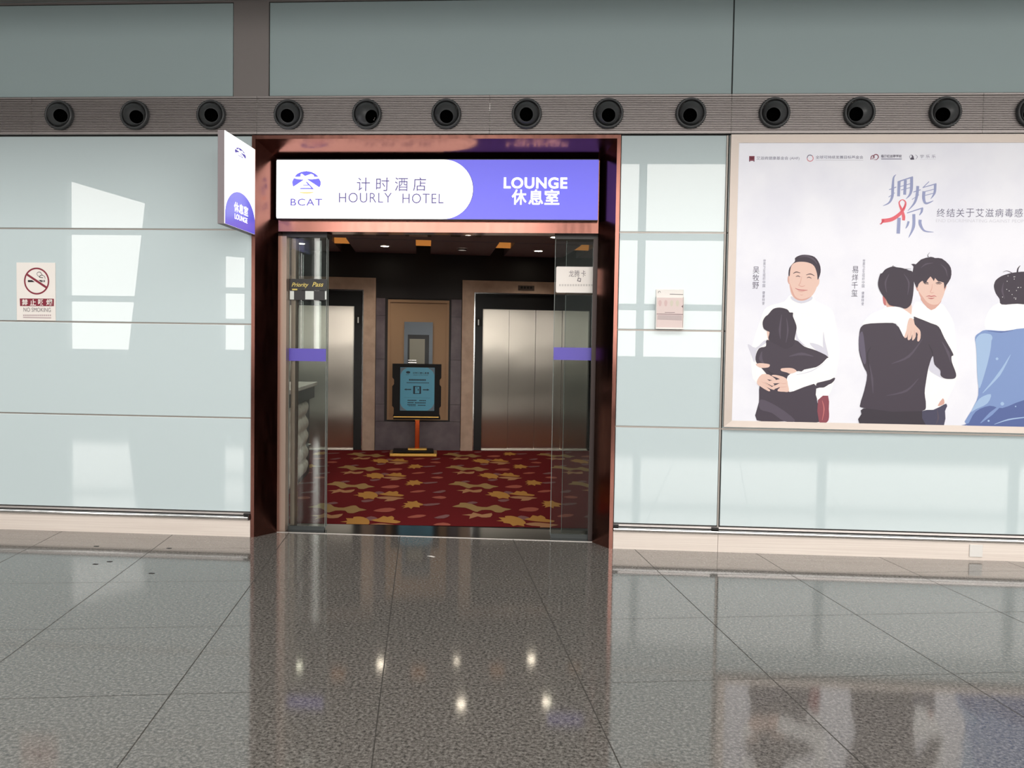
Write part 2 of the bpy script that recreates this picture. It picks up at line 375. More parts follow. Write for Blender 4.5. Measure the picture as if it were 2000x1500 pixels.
MB().box(XR + 0.004, 12, -0.003, 0.019, 0.186, 0.202).box(XR + 0.004, 12, 0.006, 0.019, 0.142, 0.186, 1).build('rail_channel', [m_alu, m_dark], br)
MB().box(XR + 0.004, XR + 0.045, -0.03, 0.0, 0.184, 0.2).build('end_cap', m_black, br)
MB().box(XJ - 0.055, XJ + 0.0, -0.03, 0.0, 0.184, 0.2).build('end_cap', m_black, br)
tag(MB().box(3.187, 3.287, -0.022, -0.012, 0.028, 0.125).build('socket_cover', m_white, None, 0.003), 'small square white cover plate on the pale skirting below the poster', 'cover plate')

# ribbed band with jet nozzles
trim = thing('trim_1', (0, 0, 3.35), kind='structure')
prof = [(0.0, 3.351), (-0.028, 3.351), (-0.028, 3.364), (-0.022, 3.366), (-0.022, 3.374)]
z = 3.376; nr = 19; pit = (3.636 - 3.376) / nr
for i in range(nr):
    prof += [(-0.020, z), (-0.030, z + pit * 0.22), (-0.030, z + pit * 0.62), (-0.020, z + pit * 0.84)]; z += pit
prof += [(-0.020, 3.637), (-0.022, 3.640), (-0.030, 3.643), (-0.030, 3.657), (0.0, 3.659)]
XB = [-12.22, -10.3, -8.38, -6.46, -4.54, -2.61, -0.685, 1.238, 3.16, 5.08, 7.0, 8.92]
for a, bb in zip(XB, XB[1:]):
    g = MB(); n = len(prof)
    g._add([(a + 0.0012, y, zz) for y, zz in prof] + [(bb - 0.0012, y, zz) for y, zz in prof], [(i + 1, i, i + n, i + n + 1) for i in range(n - 1)] + [list(range(n)), list(range(2 * n - 1, n - 1, -1))])
    g.build('ribbed_panel', m_rib, trim)
AIM = [(11, 5), (11, 8), (7, 5.5), (3, 7.5), (15, 8.5), (3, 10), (0, 6.5), (0, 8.5), (-4, 9), (-6, 8), (-11, 7), (-11, 8.5), (-10, 8)]
ORD = ['first', 'second', 'third', 'fourth', 'fifth', 'sixth', 'seventh', 'eighth', 'ninth', 'tenth', 'eleventh', 'twelfth', 'last']
LOOK = ['leftmost dark grey air nozzle on the ribbed band, above the no smoking sign', 'dark grey air nozzle, second from the left end of the ribbed band',
        'dark grey air nozzle just above the projecting lit sign', 'dark grey air nozzle above the left copper corner of the doorway',
        'dark grey air nozzle turned sharply to the right, fifth from the left on the band', 'dark grey air nozzle above the white half of the long lit sign',
        'dark grey air nozzle above the blue half of the long lit sign', 'dark grey air nozzle above the right copper corner of the doorway',
        'dark grey air nozzle above the narrow glass panels right of the doorway', 'dark grey air nozzle above the left corner of the big poster',
        'dark grey air nozzle above the poster, third from the right edge of the photo', 'dark grey air nozzle above the poster title, next to last on the band',
        'dark grey air nozzle cut by the right edge of the photo']
noz0 = None
for i in range(13):
    e = thing('air_nozzle', (-4.29 + 0.651 * i, -0.03, 3.505), LOOK[i], 'air nozzle', 'jet nozzles along the ribbed band')
    ax, az = AIM[i]; rot = Matrix.Rotation(math.asin(max(-0.68, min(0.68, ax / 19.0))), 4, 'Z') @ Matrix.Rotation(math.asin(az / 21), 4, 'X')
    if noz0 is None:
        c = MB().lathe_y([(0.121, 0.004), (0.121, -0.022), (0.118, -0.032), (0.110, -0.037), (0.102, -0.034), (0.099, -0.02), (0.099, 0.004)], 48)
        col_ = c.build('collar', m_noz)
        R_ = 0.096
        pf = [(R_ * math.cos(q_), -R_ * math.sin(q_)) for q_ in [math.radians(d) for d in range(-40, 54, 6)]]
        bl_ = MB().lathe_y(pf + [(0.0575, -0.0785), (0.0555, -0.0795), (0.0535, -0.0775), (0.0530, -0.074)], 48).build('nozzle_ball', m_noz)
        th_ = MB().lathe_y([(0.0530, -0.074), (0.051, -0.055), (0.050, -0.046), (0.0005, -0.046)], 40).build('throat', m_hole)
        rot0 = Matrix.Translation((0, -0.004, 0))
        col_.parent = e; bl_.parent = e; bl_.matrix_local = rot0 @ rot; th_.parent = bl_
        noz0 = (col_, bl_, th_)
    else:
        a = noz0[0].copy(); COL.objects.link(a); a.parent = e
        bq = noz0[1].copy(); COL.objects.link(bq); bq.parent = e; bq.matrix_local = rot0 @ rot
        cq = noz0[2].copy(); COL.objects.link(cq); cq.parent = bq

# ------------------------------------------------------------------ copper doorway
dr = thing('door_1', (-1.14, 0.1, 0), kind='structure')
YI = 0.2; XLi, XRi, ZH = -2.503, 0.214, 3.19
ZT = 3.345
def jamb(xo, xi, sgn):
    w = 0.03 * sgn
    return MB().prism_z([(xo, 0.0), (xo, -0.012), (xo + w, -0.012), (xi, YI), (xi, YI + 0.16), (xo, YI + 0.16)], 0, ZT)
jamb(XL, XLi, 1).build('jamb', m_copper, dr); jamb(XR, XRi, -1).build('jamb', m_copper, dr)
MB().prism_x([(0.0, ZT), (-0.012, ZT), (-0.012, ZT - 0.03), (YI, ZH), (YI + 0.16, ZH), (YI + 0.16, ZT)], XL + 0.03, XR - 0.03).build('header', m_copper, dr)
MB().box(XLi, XRi, YI, YI + 0.16, 2.587, 3.19).build('lintel', m_copper, dr)
for x0, x1 in ((XLi + 0.001, -2.11), (-0.148, XRi - 0.001)): MB().box(x0, x1, 0.30, 0.46, 2.552, 2.588).build('door_track', m_black, dr)
MB().box(XLi, XRi, 0.212, 0.64, -0.1, 0.002).build('threshold', m_thresh, dr)
MB().box(XLi, XRi, 0.200, 0.213, -0.1, 0.004).build('threshold_edge', m_silver, dr)
MB().box(XLi, XLi + 0.055, 0.25, 0.34, 0.002, 2.555).build('door_post', m_post, dr)
MB().box(XLi + 0.062, XLi + 0.10, 0.36, 0.44, 0.002, 2.555).build('door_post', m_post, dr)
MB().box(XRi - 0.035, XRi, 0.25, 0.36, 0.002, 2.555).build('door_post', m_postd, dr)
def pane(name, x0, x1, y, edges):
    p = MB().box(x0, x1, y - 0.006, y + 0.006, 0.02, 2.555).build(name, m_glass, dr)
    for ex in edges: MB().box(ex - 0.002, ex + 0.002, y - 0.0065, y + 0.0065, 0.02, 2.55).build('pane_edge', m_gedge, p)
    return p
p1 = pane('glass_pane', XLi + 0.055, -2.117, 0.33, [-2.117, -2.447])
p2 = pane('glass_pane', -0.142, XRi - 0.03, 0.33, [-0.142])
p3 = pane('sliding_pane', -2.395, -2.131, 0.42, [-2.131]); p4 = pane('sliding_pane', -0.048, 0.2, 0.42, [-0.048])
MB().box(XLi + 0.056, -2.118, 0.3215, 0.3235, 1.483, 1.592).build('violet_band', m_band, p1)
MB().box(-0.141, XRi - 0.031, 0.3215, 0.3235, 1.53, 1.637).build('violet_band', m_band, p2)
for x0, x1 in ((XLi + 0.056, -2.12), (-0.14, XRi - 0.03)):
    MB().box(x0, x1, 0.315, 0.345, 0.002, 0.035).build('floor_clamp', m_clamp, dr)

# notices stuck on the glass
Yn = 0.321
q = pbox(1086, 521, 1166, 572, Yn)
g = MB(); cx, cz = (q[0] + q[1]) / 2, (q[2] + q[3]) / 2; hw, hh, rr = (q[1] - q[0]) / 2, (q[3] - q[2]) / 2, 0.012
pl = []
for sx_, sz_, a0 in ((1, 1, 0), (-1, 1, PI / 2), (-1, -1, PI), (1, -1, 1.5 * PI)):
    for k in range(5): pl.append((cx + sx_ * (hw - rr) + rr * math.cos(a0 + k * PI / 8), cz + sz_ * (hh - rr) + rr * math.sin(a0 + k * PI / 8)))
n1 = tag(g.prism_y(pl, Yn - 0.004, Yn + 0.002).build('notice_sign', m_paper), 'white rounded notice stuck high on the right glass pane of the doorway', 'notice')
t = MB(); at_n = lambda a, bb: (a, Yn - 0.0048, bb)
put_text(t, '龙腾', pbox(1111, 528, 1132, 541, Yn), at_n, 0.0); put_text(t, '卡', pbox(1135, 528, 1144, 541, Yn), at_n, 0.0)
sq = [W(*p, Yn) for p in ((1129, 542), (1135, 544), (1134, 551), (1127, 549))]; sq2 = [W(*p, Yn) for p in ((1130, 544), (1133.5, 545), (1132.5, 549), (1129, 548))]
t._add([(x, Yn - 0.0048, zz) for x, zz in sq + sq2], [(0, 1, 5, 4), (1, 2, 6, 5), (2, 3, 7, 6), (3, 0, 4, 7)])
for k in range(13):
    c0 = pbox(1092 + k * 5.2, 555, 1095.5 + k * 5.2, 559, Yn); t._add([(c0[0], Yn - 0.0048, c0[2]), (c0[1], Yn - 0.0048, c0[2]), (c0[1], Yn - 0.0048, c0[3]), (c0[0], Yn - 0.0048, c0[3])], [(0, 1, 2, 3)], 1)
t.build('lettering', [m_grey, mat('very pale grey print', (190, 187, 184), rough=0.6)], n1)
q = pbox(565, 545, 638, 567, Yn)
n2 = tag(MB().box(q[0], q[1], Yn - 0.004, Yn + 0.002, q[2], q[3]).build('black_notice', m_black), 'black notice with gold script lettering on the left glass pane', 'notice')
m_gold = mat('gold script print', (196, 178, 96), rough=0.4, metal=0.3)
t = MB(); put_text(t, 'Priority', pbox(570, 552, 603, 562.5, Yn), at_n, 0.012, 0.35); put_text(t, 'Pass', pbox(610, 551, 632, 560, Yn), at_n, 0.012, 0.35)
c0 = pbox(571, 564, 581, 567, Yn); t._add([at_n(c0[0], c0[2]), at_n(c0[1], c0[2]), at_n(c0[1], c0[3]), at_n(c0[0], c0[3])], [(0, 1, 2, 3)])
t.build('lettering', m_gold, n2)
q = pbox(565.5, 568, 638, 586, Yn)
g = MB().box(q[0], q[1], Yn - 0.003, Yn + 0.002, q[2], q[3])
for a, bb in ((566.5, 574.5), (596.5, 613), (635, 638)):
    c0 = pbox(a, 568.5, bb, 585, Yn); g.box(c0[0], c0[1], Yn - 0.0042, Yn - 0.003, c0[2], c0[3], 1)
g.build('pale_square_strip', [m_black, mat('pale squares', (205, 212, 208), rough=0.5)], n2)  # black strip with pale squares below the gold lettering

# ------------------------------------------------------------------ lit fascia sign
sg = thing('lightbox_sign', (-1.14, 0.19, 2.69), 'long lit sign above the doorway, white on the left and blue on the right', 'lit sign')
Ys = 0.13
x0, x1, z0, z1 = -2.499, 0.205, 2.688, 3.178
MB().box(x0, x1, Ys + 0.004, 0.2, z0 - 0.006, z1 + 0.006).build('sign_box', m_black, sg)
xc = W(866, 372, Ys)[0]; rz = (z1 - z0) / 2
cap = [(xc + 0.247 * math.sin(PI * k / 32), (z0 + z1) / 2 - rz * math.cos(PI * k / 32)) for k in range(33)]
MB().prism_y([(x0 + 0.008, z1 - 0.004), (x0 + 0.003, z1 - 0.012), (x0 + 0.003, z0 + 0.012), (x0 + 0.008, z0)] + cap, Ys - 0.002, Ys + 0.006).build('white_face', m_swhite, sg)
rim = [(xc + 0.2505 * math.sin(PI * k / 32), (z0 + z1) / 2 - (rz) * math.cos(PI * k / 32)) for k in range(33)]
MB().prism_y(rim + [(xc, z1)], Ys - 0.001, Ys + 0.006).build('face_edging', m_ink, sg)
MB().box(xc - 0.01, x1, Ys, Ys + 0.006, z0, z1).build('blue_face', m_sblue, sg)
yt = Ys - 0.003; at_s = lambda a, bb: (a, yt, bb)
LK = lambda cx, cy: W(540 + cx / 6.25, 300 + cy / 6.25, Ys)
E_TOP = [(222, 285), (250, 250), (300, 225), (367, 213), (430, 225), (480, 250), (515, 285), (460, 283), (455, 262), (425, 248), (350, 275), (310, 246), (295, 252), (295, 282)]
E_L = [(213, 300), (193, 345), (197, 385), (208, 405), (338, 318), (260, 312)]
E_R = [(520, 305), (543, 345), (540, 385), (525, 413), (370, 312), (440, 314)]
E_P = [(355, 345), (375, 345), (462, 437), (283, 434), (297, 420), (425, 420), (398, 390), (318, 388), (330, 380), (385, 380)]
E_O = [(270, 466), (467, 466), (440, 482), (400, 492), (367, 494), (330, 491), (295, 482)]
g = MB()
for p in (E_TOP, E_L, E_R, E_P): g.flat_y([LK(*c) for c in p], yt, 0)
g.flat_y([LK(*c) for c in E_O], yt, 1)
g.build('emblem', [m_sblue, m_sorange], sg)
t = MB()
put_text(t, 'BCAT', pbox(567.5, 388, 629.5, 402, Ys), at_s, 0.012, spacing=1.15)
t.build('lettering', m_sink, sg)
t = MB()
for ch, a in zip('计时酒店', (697, 734.5, 771, 806.5)): put_text(t, ch, pbox(a, 346.5, a + 26, 373.5, Ys), at_s, 0.006)
put_text(t, 'HOURLY', pbox(662, 376.5, 765.5, 396, Ys), at_s, 0.0, spacing=1.1); put_text(t, 'HOTEL', pbox(786, 378, 866.5, 397.5, Ys), at_s, 0.0, spacing=1.1)
t.build('lettering', m_sink2, sg)
t = MB(); put_text(t, 'LOUNGE', pbox(984, 346.5, 1108, 368.5, Ys), at_s, 0.028, spacing=1.08)
for ch, a in zip('休息室', (999.5, 1032, 1063.5)): put_text(t, ch, pbox(a, 370, a + 29, 400, Ys), at_s, 0.017)
t.build('lettering', m_swhite, sg)

# ------------------------------------------------------------------ projecting blade sign
bs = thing('blade_sign', (-2.62, 0, 2.53), 'narrow lit sign projecting from the wall left of the doorway', 'lit sign')
fx = -2.632; yn, yf = -0.62, -0.002; zt, zb = 3.232, 2.528
MB().box(fx - 0.052, fx, yn, yf, zb, zt).build('sign_box', m_box, bs, 0.002)
MB().box(fx - 0.001, fx + 0.004, yn + 0.003, yf, zb + 0.004, zt - 0.004).build('white_face', m_swhite, bs)
def bp(u, v): return (fx + 0.0048, yn + u * (yf - yn), zt - v * (zt - zb))
dome = [(0.004, 0.995), (0.004, 0.9)]
for k in range(1, 24):
    a = PI * k / 24; dome.append((0.5 - 0.494 * math.cos(a), 0.9 - 0.31 * math.sin(a)))
dome += [(0.996, 0.9), (0.996, 0.995)]
g = MB(); g._add([bp(*p) for p in dome], [list(range(len(dome)))]); g.build('blue_face', m_sblue, bs)
def bt(a, bb): p = bp(a, -bb); return (p[0] + 0.001, p[1], p[2])
g = MB()
for p in (E_TOP, E_L, E_R, E_P):
    pp = [(0.30 + (c[0] - 193) / 350 * 0.36, 0.10 + (c[1] - 213) / 280 * 0.115) for c in p]
    g._add([bt(a, -bb) for a, bb in pp], [list(range(len(pp)))])
g.build('emblem', m_sink, bs)
t = MB(); put_text(t, 'BCAT', (0.32, 0.64, -0.29, -0.25), bt)
put_text(t, '计时酒店', (0.2, 0.76, -0.46, -0.40), bt); put_text(t, 'HOURLY HOTEL', (0.2, 0.78, -0.55, -0.51), bt)
t.build('lettering', m_sfaint, bs)
t = MB(); put_text(t, '休息室', (0.28, 0.74, -0.825, -0.715), bt, 0.016); put_text(t, 'LOUNGE', (0.3, 0.72, -0.905, -0.845), bt, 0.02)
t.build('lettering', m_swhite, bs)

# ------------------------------------------------------------------ no smoking sign
q = pbox(32.5, 513, 108.5, 626.5, -0.004)
x0, x1, z0, z1 = q; z0 = max(z0, ZS[2] + 0.008)
ns = tag(MB().box(x0, x1, -0.006, 0.0, z0, z1).build('no_smoking_sign', m_paper, None, 0.002), 'white no smoking sign with red ring on the left glass wall', 'sign')
NK = lambda cx, cy: W(20 + cx / 10.72, 500 + cy / 10.714, -0.006)
yk = -0.0066
cxx, czz = NK(553, 525); ro = 0.1117; ri = 0.0985
g = MB()
g._add([(cxx + r * math.cos(2 * PI * k / 60), yk, czz + r * 1.02 * math.sin(2 * PI * k / 60)) for k in range(60) for r in (ro, ri)], [(2 * k, 2 * k + 1, (2 * k + 3) % 120, (2 * k + 2) % 120) for k in range(60)])
g.flat_y([NK(*c) for c in ((325, 395), (345, 355), (785, 650), (765, 690))], yk - 0.0004, 0)
c0 = [NK(200, 888), NK(915, 893), NK(915, 1050), NK(207, 1048)]; g.flat_y(c0, yk, 0)
g.flat_y([NK(*c) for c in ((370, 503), (455, 503), (515, 547), (370, 547))], yk, 1); g.flat_y([NK(*c) for c in ((590, 503), (665, 503), (665, 547), (650, 547))], yk, 1)
g.flat_y([NK(*c) for c in ((672, 503), (690, 503), (690, 547), (672, 547))], yk, 2); g.flat_y([NK(*c) for c in ((700, 503), (728, 503), (728, 547), (700, 547))], yk, 2)
g.flat_y([NK(*c) for c in stroke([(730, 480), (725, 445), (690, 410), (650, 400), (610, 440), (690, 455), (735, 470)][2:6] , [6, 12, 16, 12])], yk, 1)
g.flat_y([NK(*c) for c in stroke([(600, 430), (560, 385), (575, 345), (630, 340), (670, 395), (720, 430), (732, 480)], [12, 10, 12, 16, 10, 14, 8])], yk, 2)
g.build('pictogram', [m_red, m_ink, m_grey], ns)
at_k = lambda a, bb: (a, yk - 0.0005, bb)
t = MB()
for ch, a in zip('禁止吸烟', (245, 415, 585, 755)):
    p, q_ = NK(a, 1035), NK(a + 125, 905); put_text(t, ch, (p[0], q_[0], p[1], q_[1]), at_k, 0.02)
p, q_ = NK(280, 1165), NK(850, 1085); put_text(t, 'NO SMOKING', (p[0], q_[0], p[1], q_[1]), at_k, 0.0, mi=1)
for k in range(14):
    p, q_ = NK(272 + k * 42.5, 1258), NK(302 + k * 42.5, 1225); t._add([at_k(p[0], p[1]), at_k(q_[0], p[1]), at_k(q_[0], q_[1]), at_k(p[0], q_[1])], [(0, 1, 2, 3)], 2)
p, q_ = NK(272, 1297), NK(860, 1284); t._add([at_k(p[0], p[1]), at_k(q_[0], p[1]), at_k(q_[0], q_[1]), at_k(p[0], q_[1])], [(0, 1, 2, 3)], 2)
t.build('lettering', [m_paper, m_grey, mat('pale pinkish print', (176, 160, 163), rough=0.6)], ns)

# ------------------------------------------------------------------ brochure holder
x0, x1, z0, z1 = pbox(1281, 565, 1335, 643, -0.03)
bh = thing('brochure_holder', ((x0 + x1) / 2, 0, z0), 'small white leaflet holder on the narrow glass panel right of the doorway', 'leaflet holder')
zz1 = z1 - 0.062
MB().box(x0, x1, -0.012, 0.0, z0, z1).build('back_plate', m_white, bh, 0.003)
MB().box(x0, x1, -0.05, -0.012, z0, z0 + 0.014).box(x0, x0 + 0.004, -0.05, -0.012, z0 + 0.014, zz1).box(x1 - 0.004, x1, -0.05, -0.012, z0 + 0.014, zz1).build('tray', m_white, bh)
m_leaf = mat('pale pink leaflet print', (205, 189, 187), rough=0.4)
lf = MB().box(x0 + 0.005, x1 - 0.005, -0.044, -0.014, z0 + 0.014, zz1 - 0.006).build('leaflets', m_leaf, bh)
g = MB(); yb = -0.0446
for k, mi in enumerate((0, 0, 1, 1)):
    g.flat_y(smooth([(x0 + 0.03 + k * 0.046 + a * 0.013, zz1 - 0.05 + bb * 0.022) for a, bb in ((-1, 0.2), (-0.5, 1), (0.5, 1), (1, 0.2), (0.5, -1), (-0.5, -1))], 3), yb, mi)
g.flat_y([(x0 + 0.006, z0 + 0.118), (x1 - 0.006, z0 + 0.116), (x1 - 0.006, z0 + 0.122), (x0 + 0.006, z0 + 0.123)], yb, 2)
g.flat_y([(x0 + 0.012, z0 + 0.075), (x1 - 0.012, z0 + 0.07), (x1 - 0.012, z0 + 0.112), (x0 + 0.012, z0 + 0.112)], yb, 3)
g.flat_y([(x0 + 0.07, z0 + 0.131), (x0 + 0.15, z0 + 0.131), (x0 + 0.15, z0 + 0.135), (x0 + 0.07, z0 + 0.135)], yb, 2)
g.flat_y([(x1 - 0.006, z0 + 0.17), (x1 - 0.02, z0 + 0.183), (x1 - 0.006, z0 + 0.195)], yb, 2)
g.build('leaflet_print', [mat('pink print', (196, 170, 170), rough=0.5), mat('cream print', (196, 190, 176), rough=0.5), mat('mauve print', (120, 100, 104), rough=0.5), mat('pale mauve print', (178, 164, 165), rough=0.5)], lf)
g = MB(); g.flat_y([(x1 - 0.11, z1 - 0.04), (x1 - 0.004, z1 - 0.042), (x1 - 0.004, z1 - 0.037), (x1 - 0.11, z1 - 0.035)], -0.0126, 0)
g.build('header_line', m_grey, bh); g = MB()
g.flat_y(stroke([(x0 + 0.018, z1 - 0.03), (x0 + 0.02, z1 - 0.018), (x0 + 0.03, z1 - 0.016), (x0 + 0.036, z1 - 0.026)], [0.004] * 4), -0.0126, 0)
g.build('header_emblem', m_grey, bh)

# ------------------------------------------------------------------ poster light box
Yp = -0.03
po = thing('poster_lightbox', (1.236, 0, 1.02), 'large framed poster on the right wall showing pairs of people hugging on white', 'poster')
px0, px1, pz0, pz1, fw = 1.238, 5.6, 1.019, 3.338, 0.064
m_frame = mat('pale aluminium poster frame', (184, 174, 167), rough=0.4, metal=0.35)
def fprof(o, i, y): return o
fr_ = MB()
def mitre(a, bb, c, d):                    # one frame side: outer a-b, inner d-c
    (ax, az), (bx, bz), (cx, cz), (dx, dz) = a, bb, c, d
    fr_._add([(ax, 0.0, az), (bx, 0.0, bz), (bx, -0.045, bz), (ax, -0.045, az), (dx, -0.036, dz), (cx, -0.036, cz), (cx, 0.0, cz), (dx, 0.0, dz)],
             [(0, 1, 2, 3), (3, 2, 5, 4), (4, 5, 6, 7), (0, 3, 4, 7), (1, 6, 5, 2)])
A, B_, C_, D_ = (px0, pz0), (px1, pz0), (px1, pz1), (px0, pz1)
a, b_, c_, d_ = (px0 + fw, pz0 + fw * 0.8), (px1 - fw, pz0 + fw * 0.8), (px1 - fw, pz1 - fw), (px0 + fw, pz1 - fw)
mitre(A, B_, b_, a); mitre(B_, C_, c_, b_); mitre(C_, D_, d_, c_); mitre(D_, A, a, d_)
fr_.build('frame', m_frame, po)
EM = 0.2
def pm(name, c, e=EM):
    m = mat('print ' + name, c, rough=0.45, spec=0.3, emit=e * 0.9)
    q_ = lin(c); m.node_tree.nodes['Principled BSDF'].inputs['Base Color'].default_value = (q_[0] * 0.62, q_[1] * 0.62, q_[2] * 0.62, 1)
    return m
m_sheet = pm('white lavender ground', (243, 242, 249), 0.26)
N, L, b = nt(m_sheet)
tc = N.new('ShaderNodeTexCoord'); nz = N.new('ShaderNodeTexNoise'); nz.inputs['Scale'].default_value = 2.2; nz.inputs['Detail'].default_value = 5
cr = N.new('ShaderNodeValToRGB'); cr.color_ramp.elements[0].position = 0.34; cr.color_ramp.elements[1].position = 0.56
cr.color_ramp.elements[0].color = lin((238, 239, 250)); cr.color_ramp.elements[1].color = lin((246, 247, 255))
L.new(tc.outputs['Object'], nz.inputs['Vector']); L.new(nz.outputs['Fac'], cr.inputs[0]); mu = N.new('ShaderNodeMix'); mu.data_type = 'RGBA'; mu.inputs[0].default_value = 0.38; mu.inputs[7].default_value = (0, 0, 0, 1)
L.new(cr.outputs[0], mu.inputs[6]); L.new(mu.outputs[2], b.inputs['Base Color']); L.new(cr.outputs[0], b.inputs['Emission Color'])
MB().box(px0 + fw - 0.005, px1 - fw + 0.005, Yp, 0.0, pz0 + fw * 0.8 - 0.005, pz1 - fw + 0.005).build('printed_sheet', m_sheet, po)
m_skin = pm('skin', (243, 208, 194)); m_skin2 = pm('skin shade', (228, 178, 164)); m_hair = pm('black hair', (66, 57, 70)); m_hair2 = pm('hair light', (92, 82, 97))
m_knit = pm('dark knit', (72, 63, 76)); m_knit2 = pm('dark knit fold', (92, 83, 98)); m_trou = pm('dark trousers', (60, 53, 64)); m_wht = pm('white clothing', (252, 252, 252), 0.30); m_wsh = pm('white clothing fold', (224, 224, 238))
m_maroon = pm('maroon cloth', (150, 78, 90)); m_jean = pm('dark jeans', (76, 74, 98)); m_lip = pm('lips', (206, 120, 120)); m_brow = pm('brow', (112, 88, 88))
m_blue1 = pm('blue cloth', (134, 160, 212)); m_blue2 = pm('blue cloth light', (172, 200, 236)); m_blue3 = pm('blue cloth dark', (92, 110, 168)); m_navy = pm('dark knit light', (104, 96, 116))
PM = [m_skin, m_skin2, m_hair, m_hair2, m_knit, m_knit2, m_trou, m_wht, m_wsh, m_maroon, m_jean, m_lip, m_brow, m_blue1, m_blue2, m_blue3, m_navy]
SK, SK2, HA, HA2, KN, KN2, TR, WH, WS, MA, JE, LI, BR, B1, B2, B3, NV = range(17)
class Fig:
    def __init__(s, conv): s.g = MB(); s.c = conv; s.k = 0
    def p(s, pts, mi, sm=3):
        s.k += 1
        q = smooth(pts, sm) if sm else pts
        s.g.flat_y([W(*s.c(*c), Yp) for c in q], Yp - 0.0005 - 0.00012 * s.k, mi)
    def st(s, pts, ws, mi): s.p(stroke(pts, ws, 4), mi, 0)
    def done(s, name): return s.g.build(name, PM, po)
f1 = Fig(lambda x, y: (1440 + x / 4.168, 480 + y / 4.167))
f1.p([(435, 400), (520, 450), (610, 400), (640, 450), (760, 510), (800, 620), (830, 860), (795, 1070), (745, 1215), (650, 1255), (560, 1180), (420, 1200), (160, 1120), (115, 980), (120, 820), (190, 600), (240, 500), (380, 455)], WH)
f1.p([(85, 800), (150, 830), (220, 770), (235, 790), (160, 850), (140, 950), (110, 880)], WS); f1.p([(590, 790), (690, 820), (735, 900), (640, 850)], WS); f1.p([(700, 700), (715, 780), (742, 900), (700, 850)], WS)
f1.p([(480, 700), (500, 760), (560, 820), (480, 770)], WS); f1.p([(440, 410), (520, 445), (600, 410), (605, 440), (520, 470), (445, 440)], WS)
f1.p([(425, 250), (412, 250), (410, 290), (424, 312)], SK2); f1.p([(655, 275), (668, 270), (665, 310), (645, 335)], SK)
f1.p([(422, 240), (432, 170), (480, 125), (560, 120), (625, 145), (655, 210), (655, 290), (638, 360), (600, 415), (550, 443), (505, 446), (462, 425), (435, 380), (424, 310)], SK)
f1.p([(425, 300), (440, 380), (470, 428), (510, 446), (560, 440), (600, 412), (560, 428), (510, 434), (470, 410), (445, 350)], SK2)
f1.p([(416, 240), (424, 180), (468, 128), (470, 100), (510, 78), (565, 74), (630, 92), (670, 150), (678, 215), (655, 278), (648, 225), (625, 165), (580, 138), (520, 130), (470, 138), (440, 165), (430, 205), (426, 245)], HA)
f1.st([(500, 95), (560, 85), (620, 110), (650, 150)], [2, 12, 14, 2], HA2)
f1.st([(455, 226), (480, 214), (512, 222)], [5, 9, 4], BR); f1.st([(560, 238), (595, 230), (628, 245)], [4, 9, 4], BR)
f1.st([(476, 252), (494, 246), (512, 254)], [4, 8, 4], BR); f1.st([(566, 262), (584, 256), (604, 266)], [4, 8, 4], BR)
f1.st([(524, 250), (512, 300), (498, 322)], [3, 6, 6], SK2); f1.st([(498, 322), (525, 332), (550, 324)], [4, 8, 4], SK2)
f1.st([(470, 345), (500, 358), (540, 362), (572, 362)], [3, 8, 8, 3], LI); f1.st([(492, 368), (520, 374), (548, 370)], [2, 8, 2], SK2); f1.st([(510, 398), (522, 402), (534, 398)], [2, 5, 2], SK2)
f1.p([(240, 690), (252, 770), (270, 740), (262, 690)], SK)
f1.p([(205, 1048), (160, 1110), (150, 1060), (140, 970), (200, 1000)], WH)
f1.p([(240, 765), (330, 790), (465, 764), (545, 820), (640, 852), (742, 908), (690, 955), (640, 988), (520, 1025), (640, 1140), (648, 1260), (664, 1434), (410, 1428), (158, 1420), (176, 1270), (182, 1130), (240, 1060), (200, 1000), (152, 945), (152, 885), (180, 832), (232, 818)], KN, 3)
f1.p([(190, 1250), (330, 1310), (470, 1420), (380, 1428), (280, 1360), (185, 1330)], KN2); f1.st([(200, 860), (190, 920), (215, 960)], [4, 30, 10], KN2); f1.st([(420, 900), (520, 880), (620, 900)], [4, 24, 4], KN2); f1.st([(240, 1010), (300, 1050), (400, 1050)], [4, 14, 4], TR)
f1.p([(640, 1140), (660, 1110), (788, 1072), (775, 1112), (705, 1152), (648, 1162)], KN)
f1.p([(642, 1162), (705, 1154), (770, 1118), (742, 1216), (652, 1256)], WH, 2)
f1.p([(655, 1255), (738, 1220), (744, 1330), (746, 1395), (728, 1436), (664, 1434)], MA, 2); f1.st([(690, 1260), (705, 1330), (690, 1420)], [4, 10, 4], LI)
f1.p([(410, 1060), (480, 1022), (540, 1022), (640, 988), (690, 955), (745, 908), (800, 960), (792, 1070), (650, 1115), (540, 1150), (425, 1190), (405, 1130)], WH, 3)
f1.st([(480, 1050), (600, 1020), (700, 960)], [3, 7, 3], WS)
f1.p([(250, 560), (290, 515), (345, 503), (405, 518), (425, 542), (452, 545), (452, 575), (470, 620), (482, 670), (466, 755), (462, 800), (440, 822), (390, 840), (330, 810), (255, 765), (262, 705), (238, 692), (212, 670), (206, 620), (225, 580)], HA)
f1.st([(360, 560), (345, 680), (350, 760)], [3, 18, 3], HA2); f1.st([(400, 590), (410, 690), (395, 790)], [3, 14, 3], HA2)
f1.p([(150, 965), (185, 955), (255, 963), (263, 976), (250, 990), (200, 994), (170, 985)], SK)
f1.p([(352, 1005), (370, 996), (445, 996), (482, 1022), (430, 1042), (405, 1032), (360, 1020)], SK)
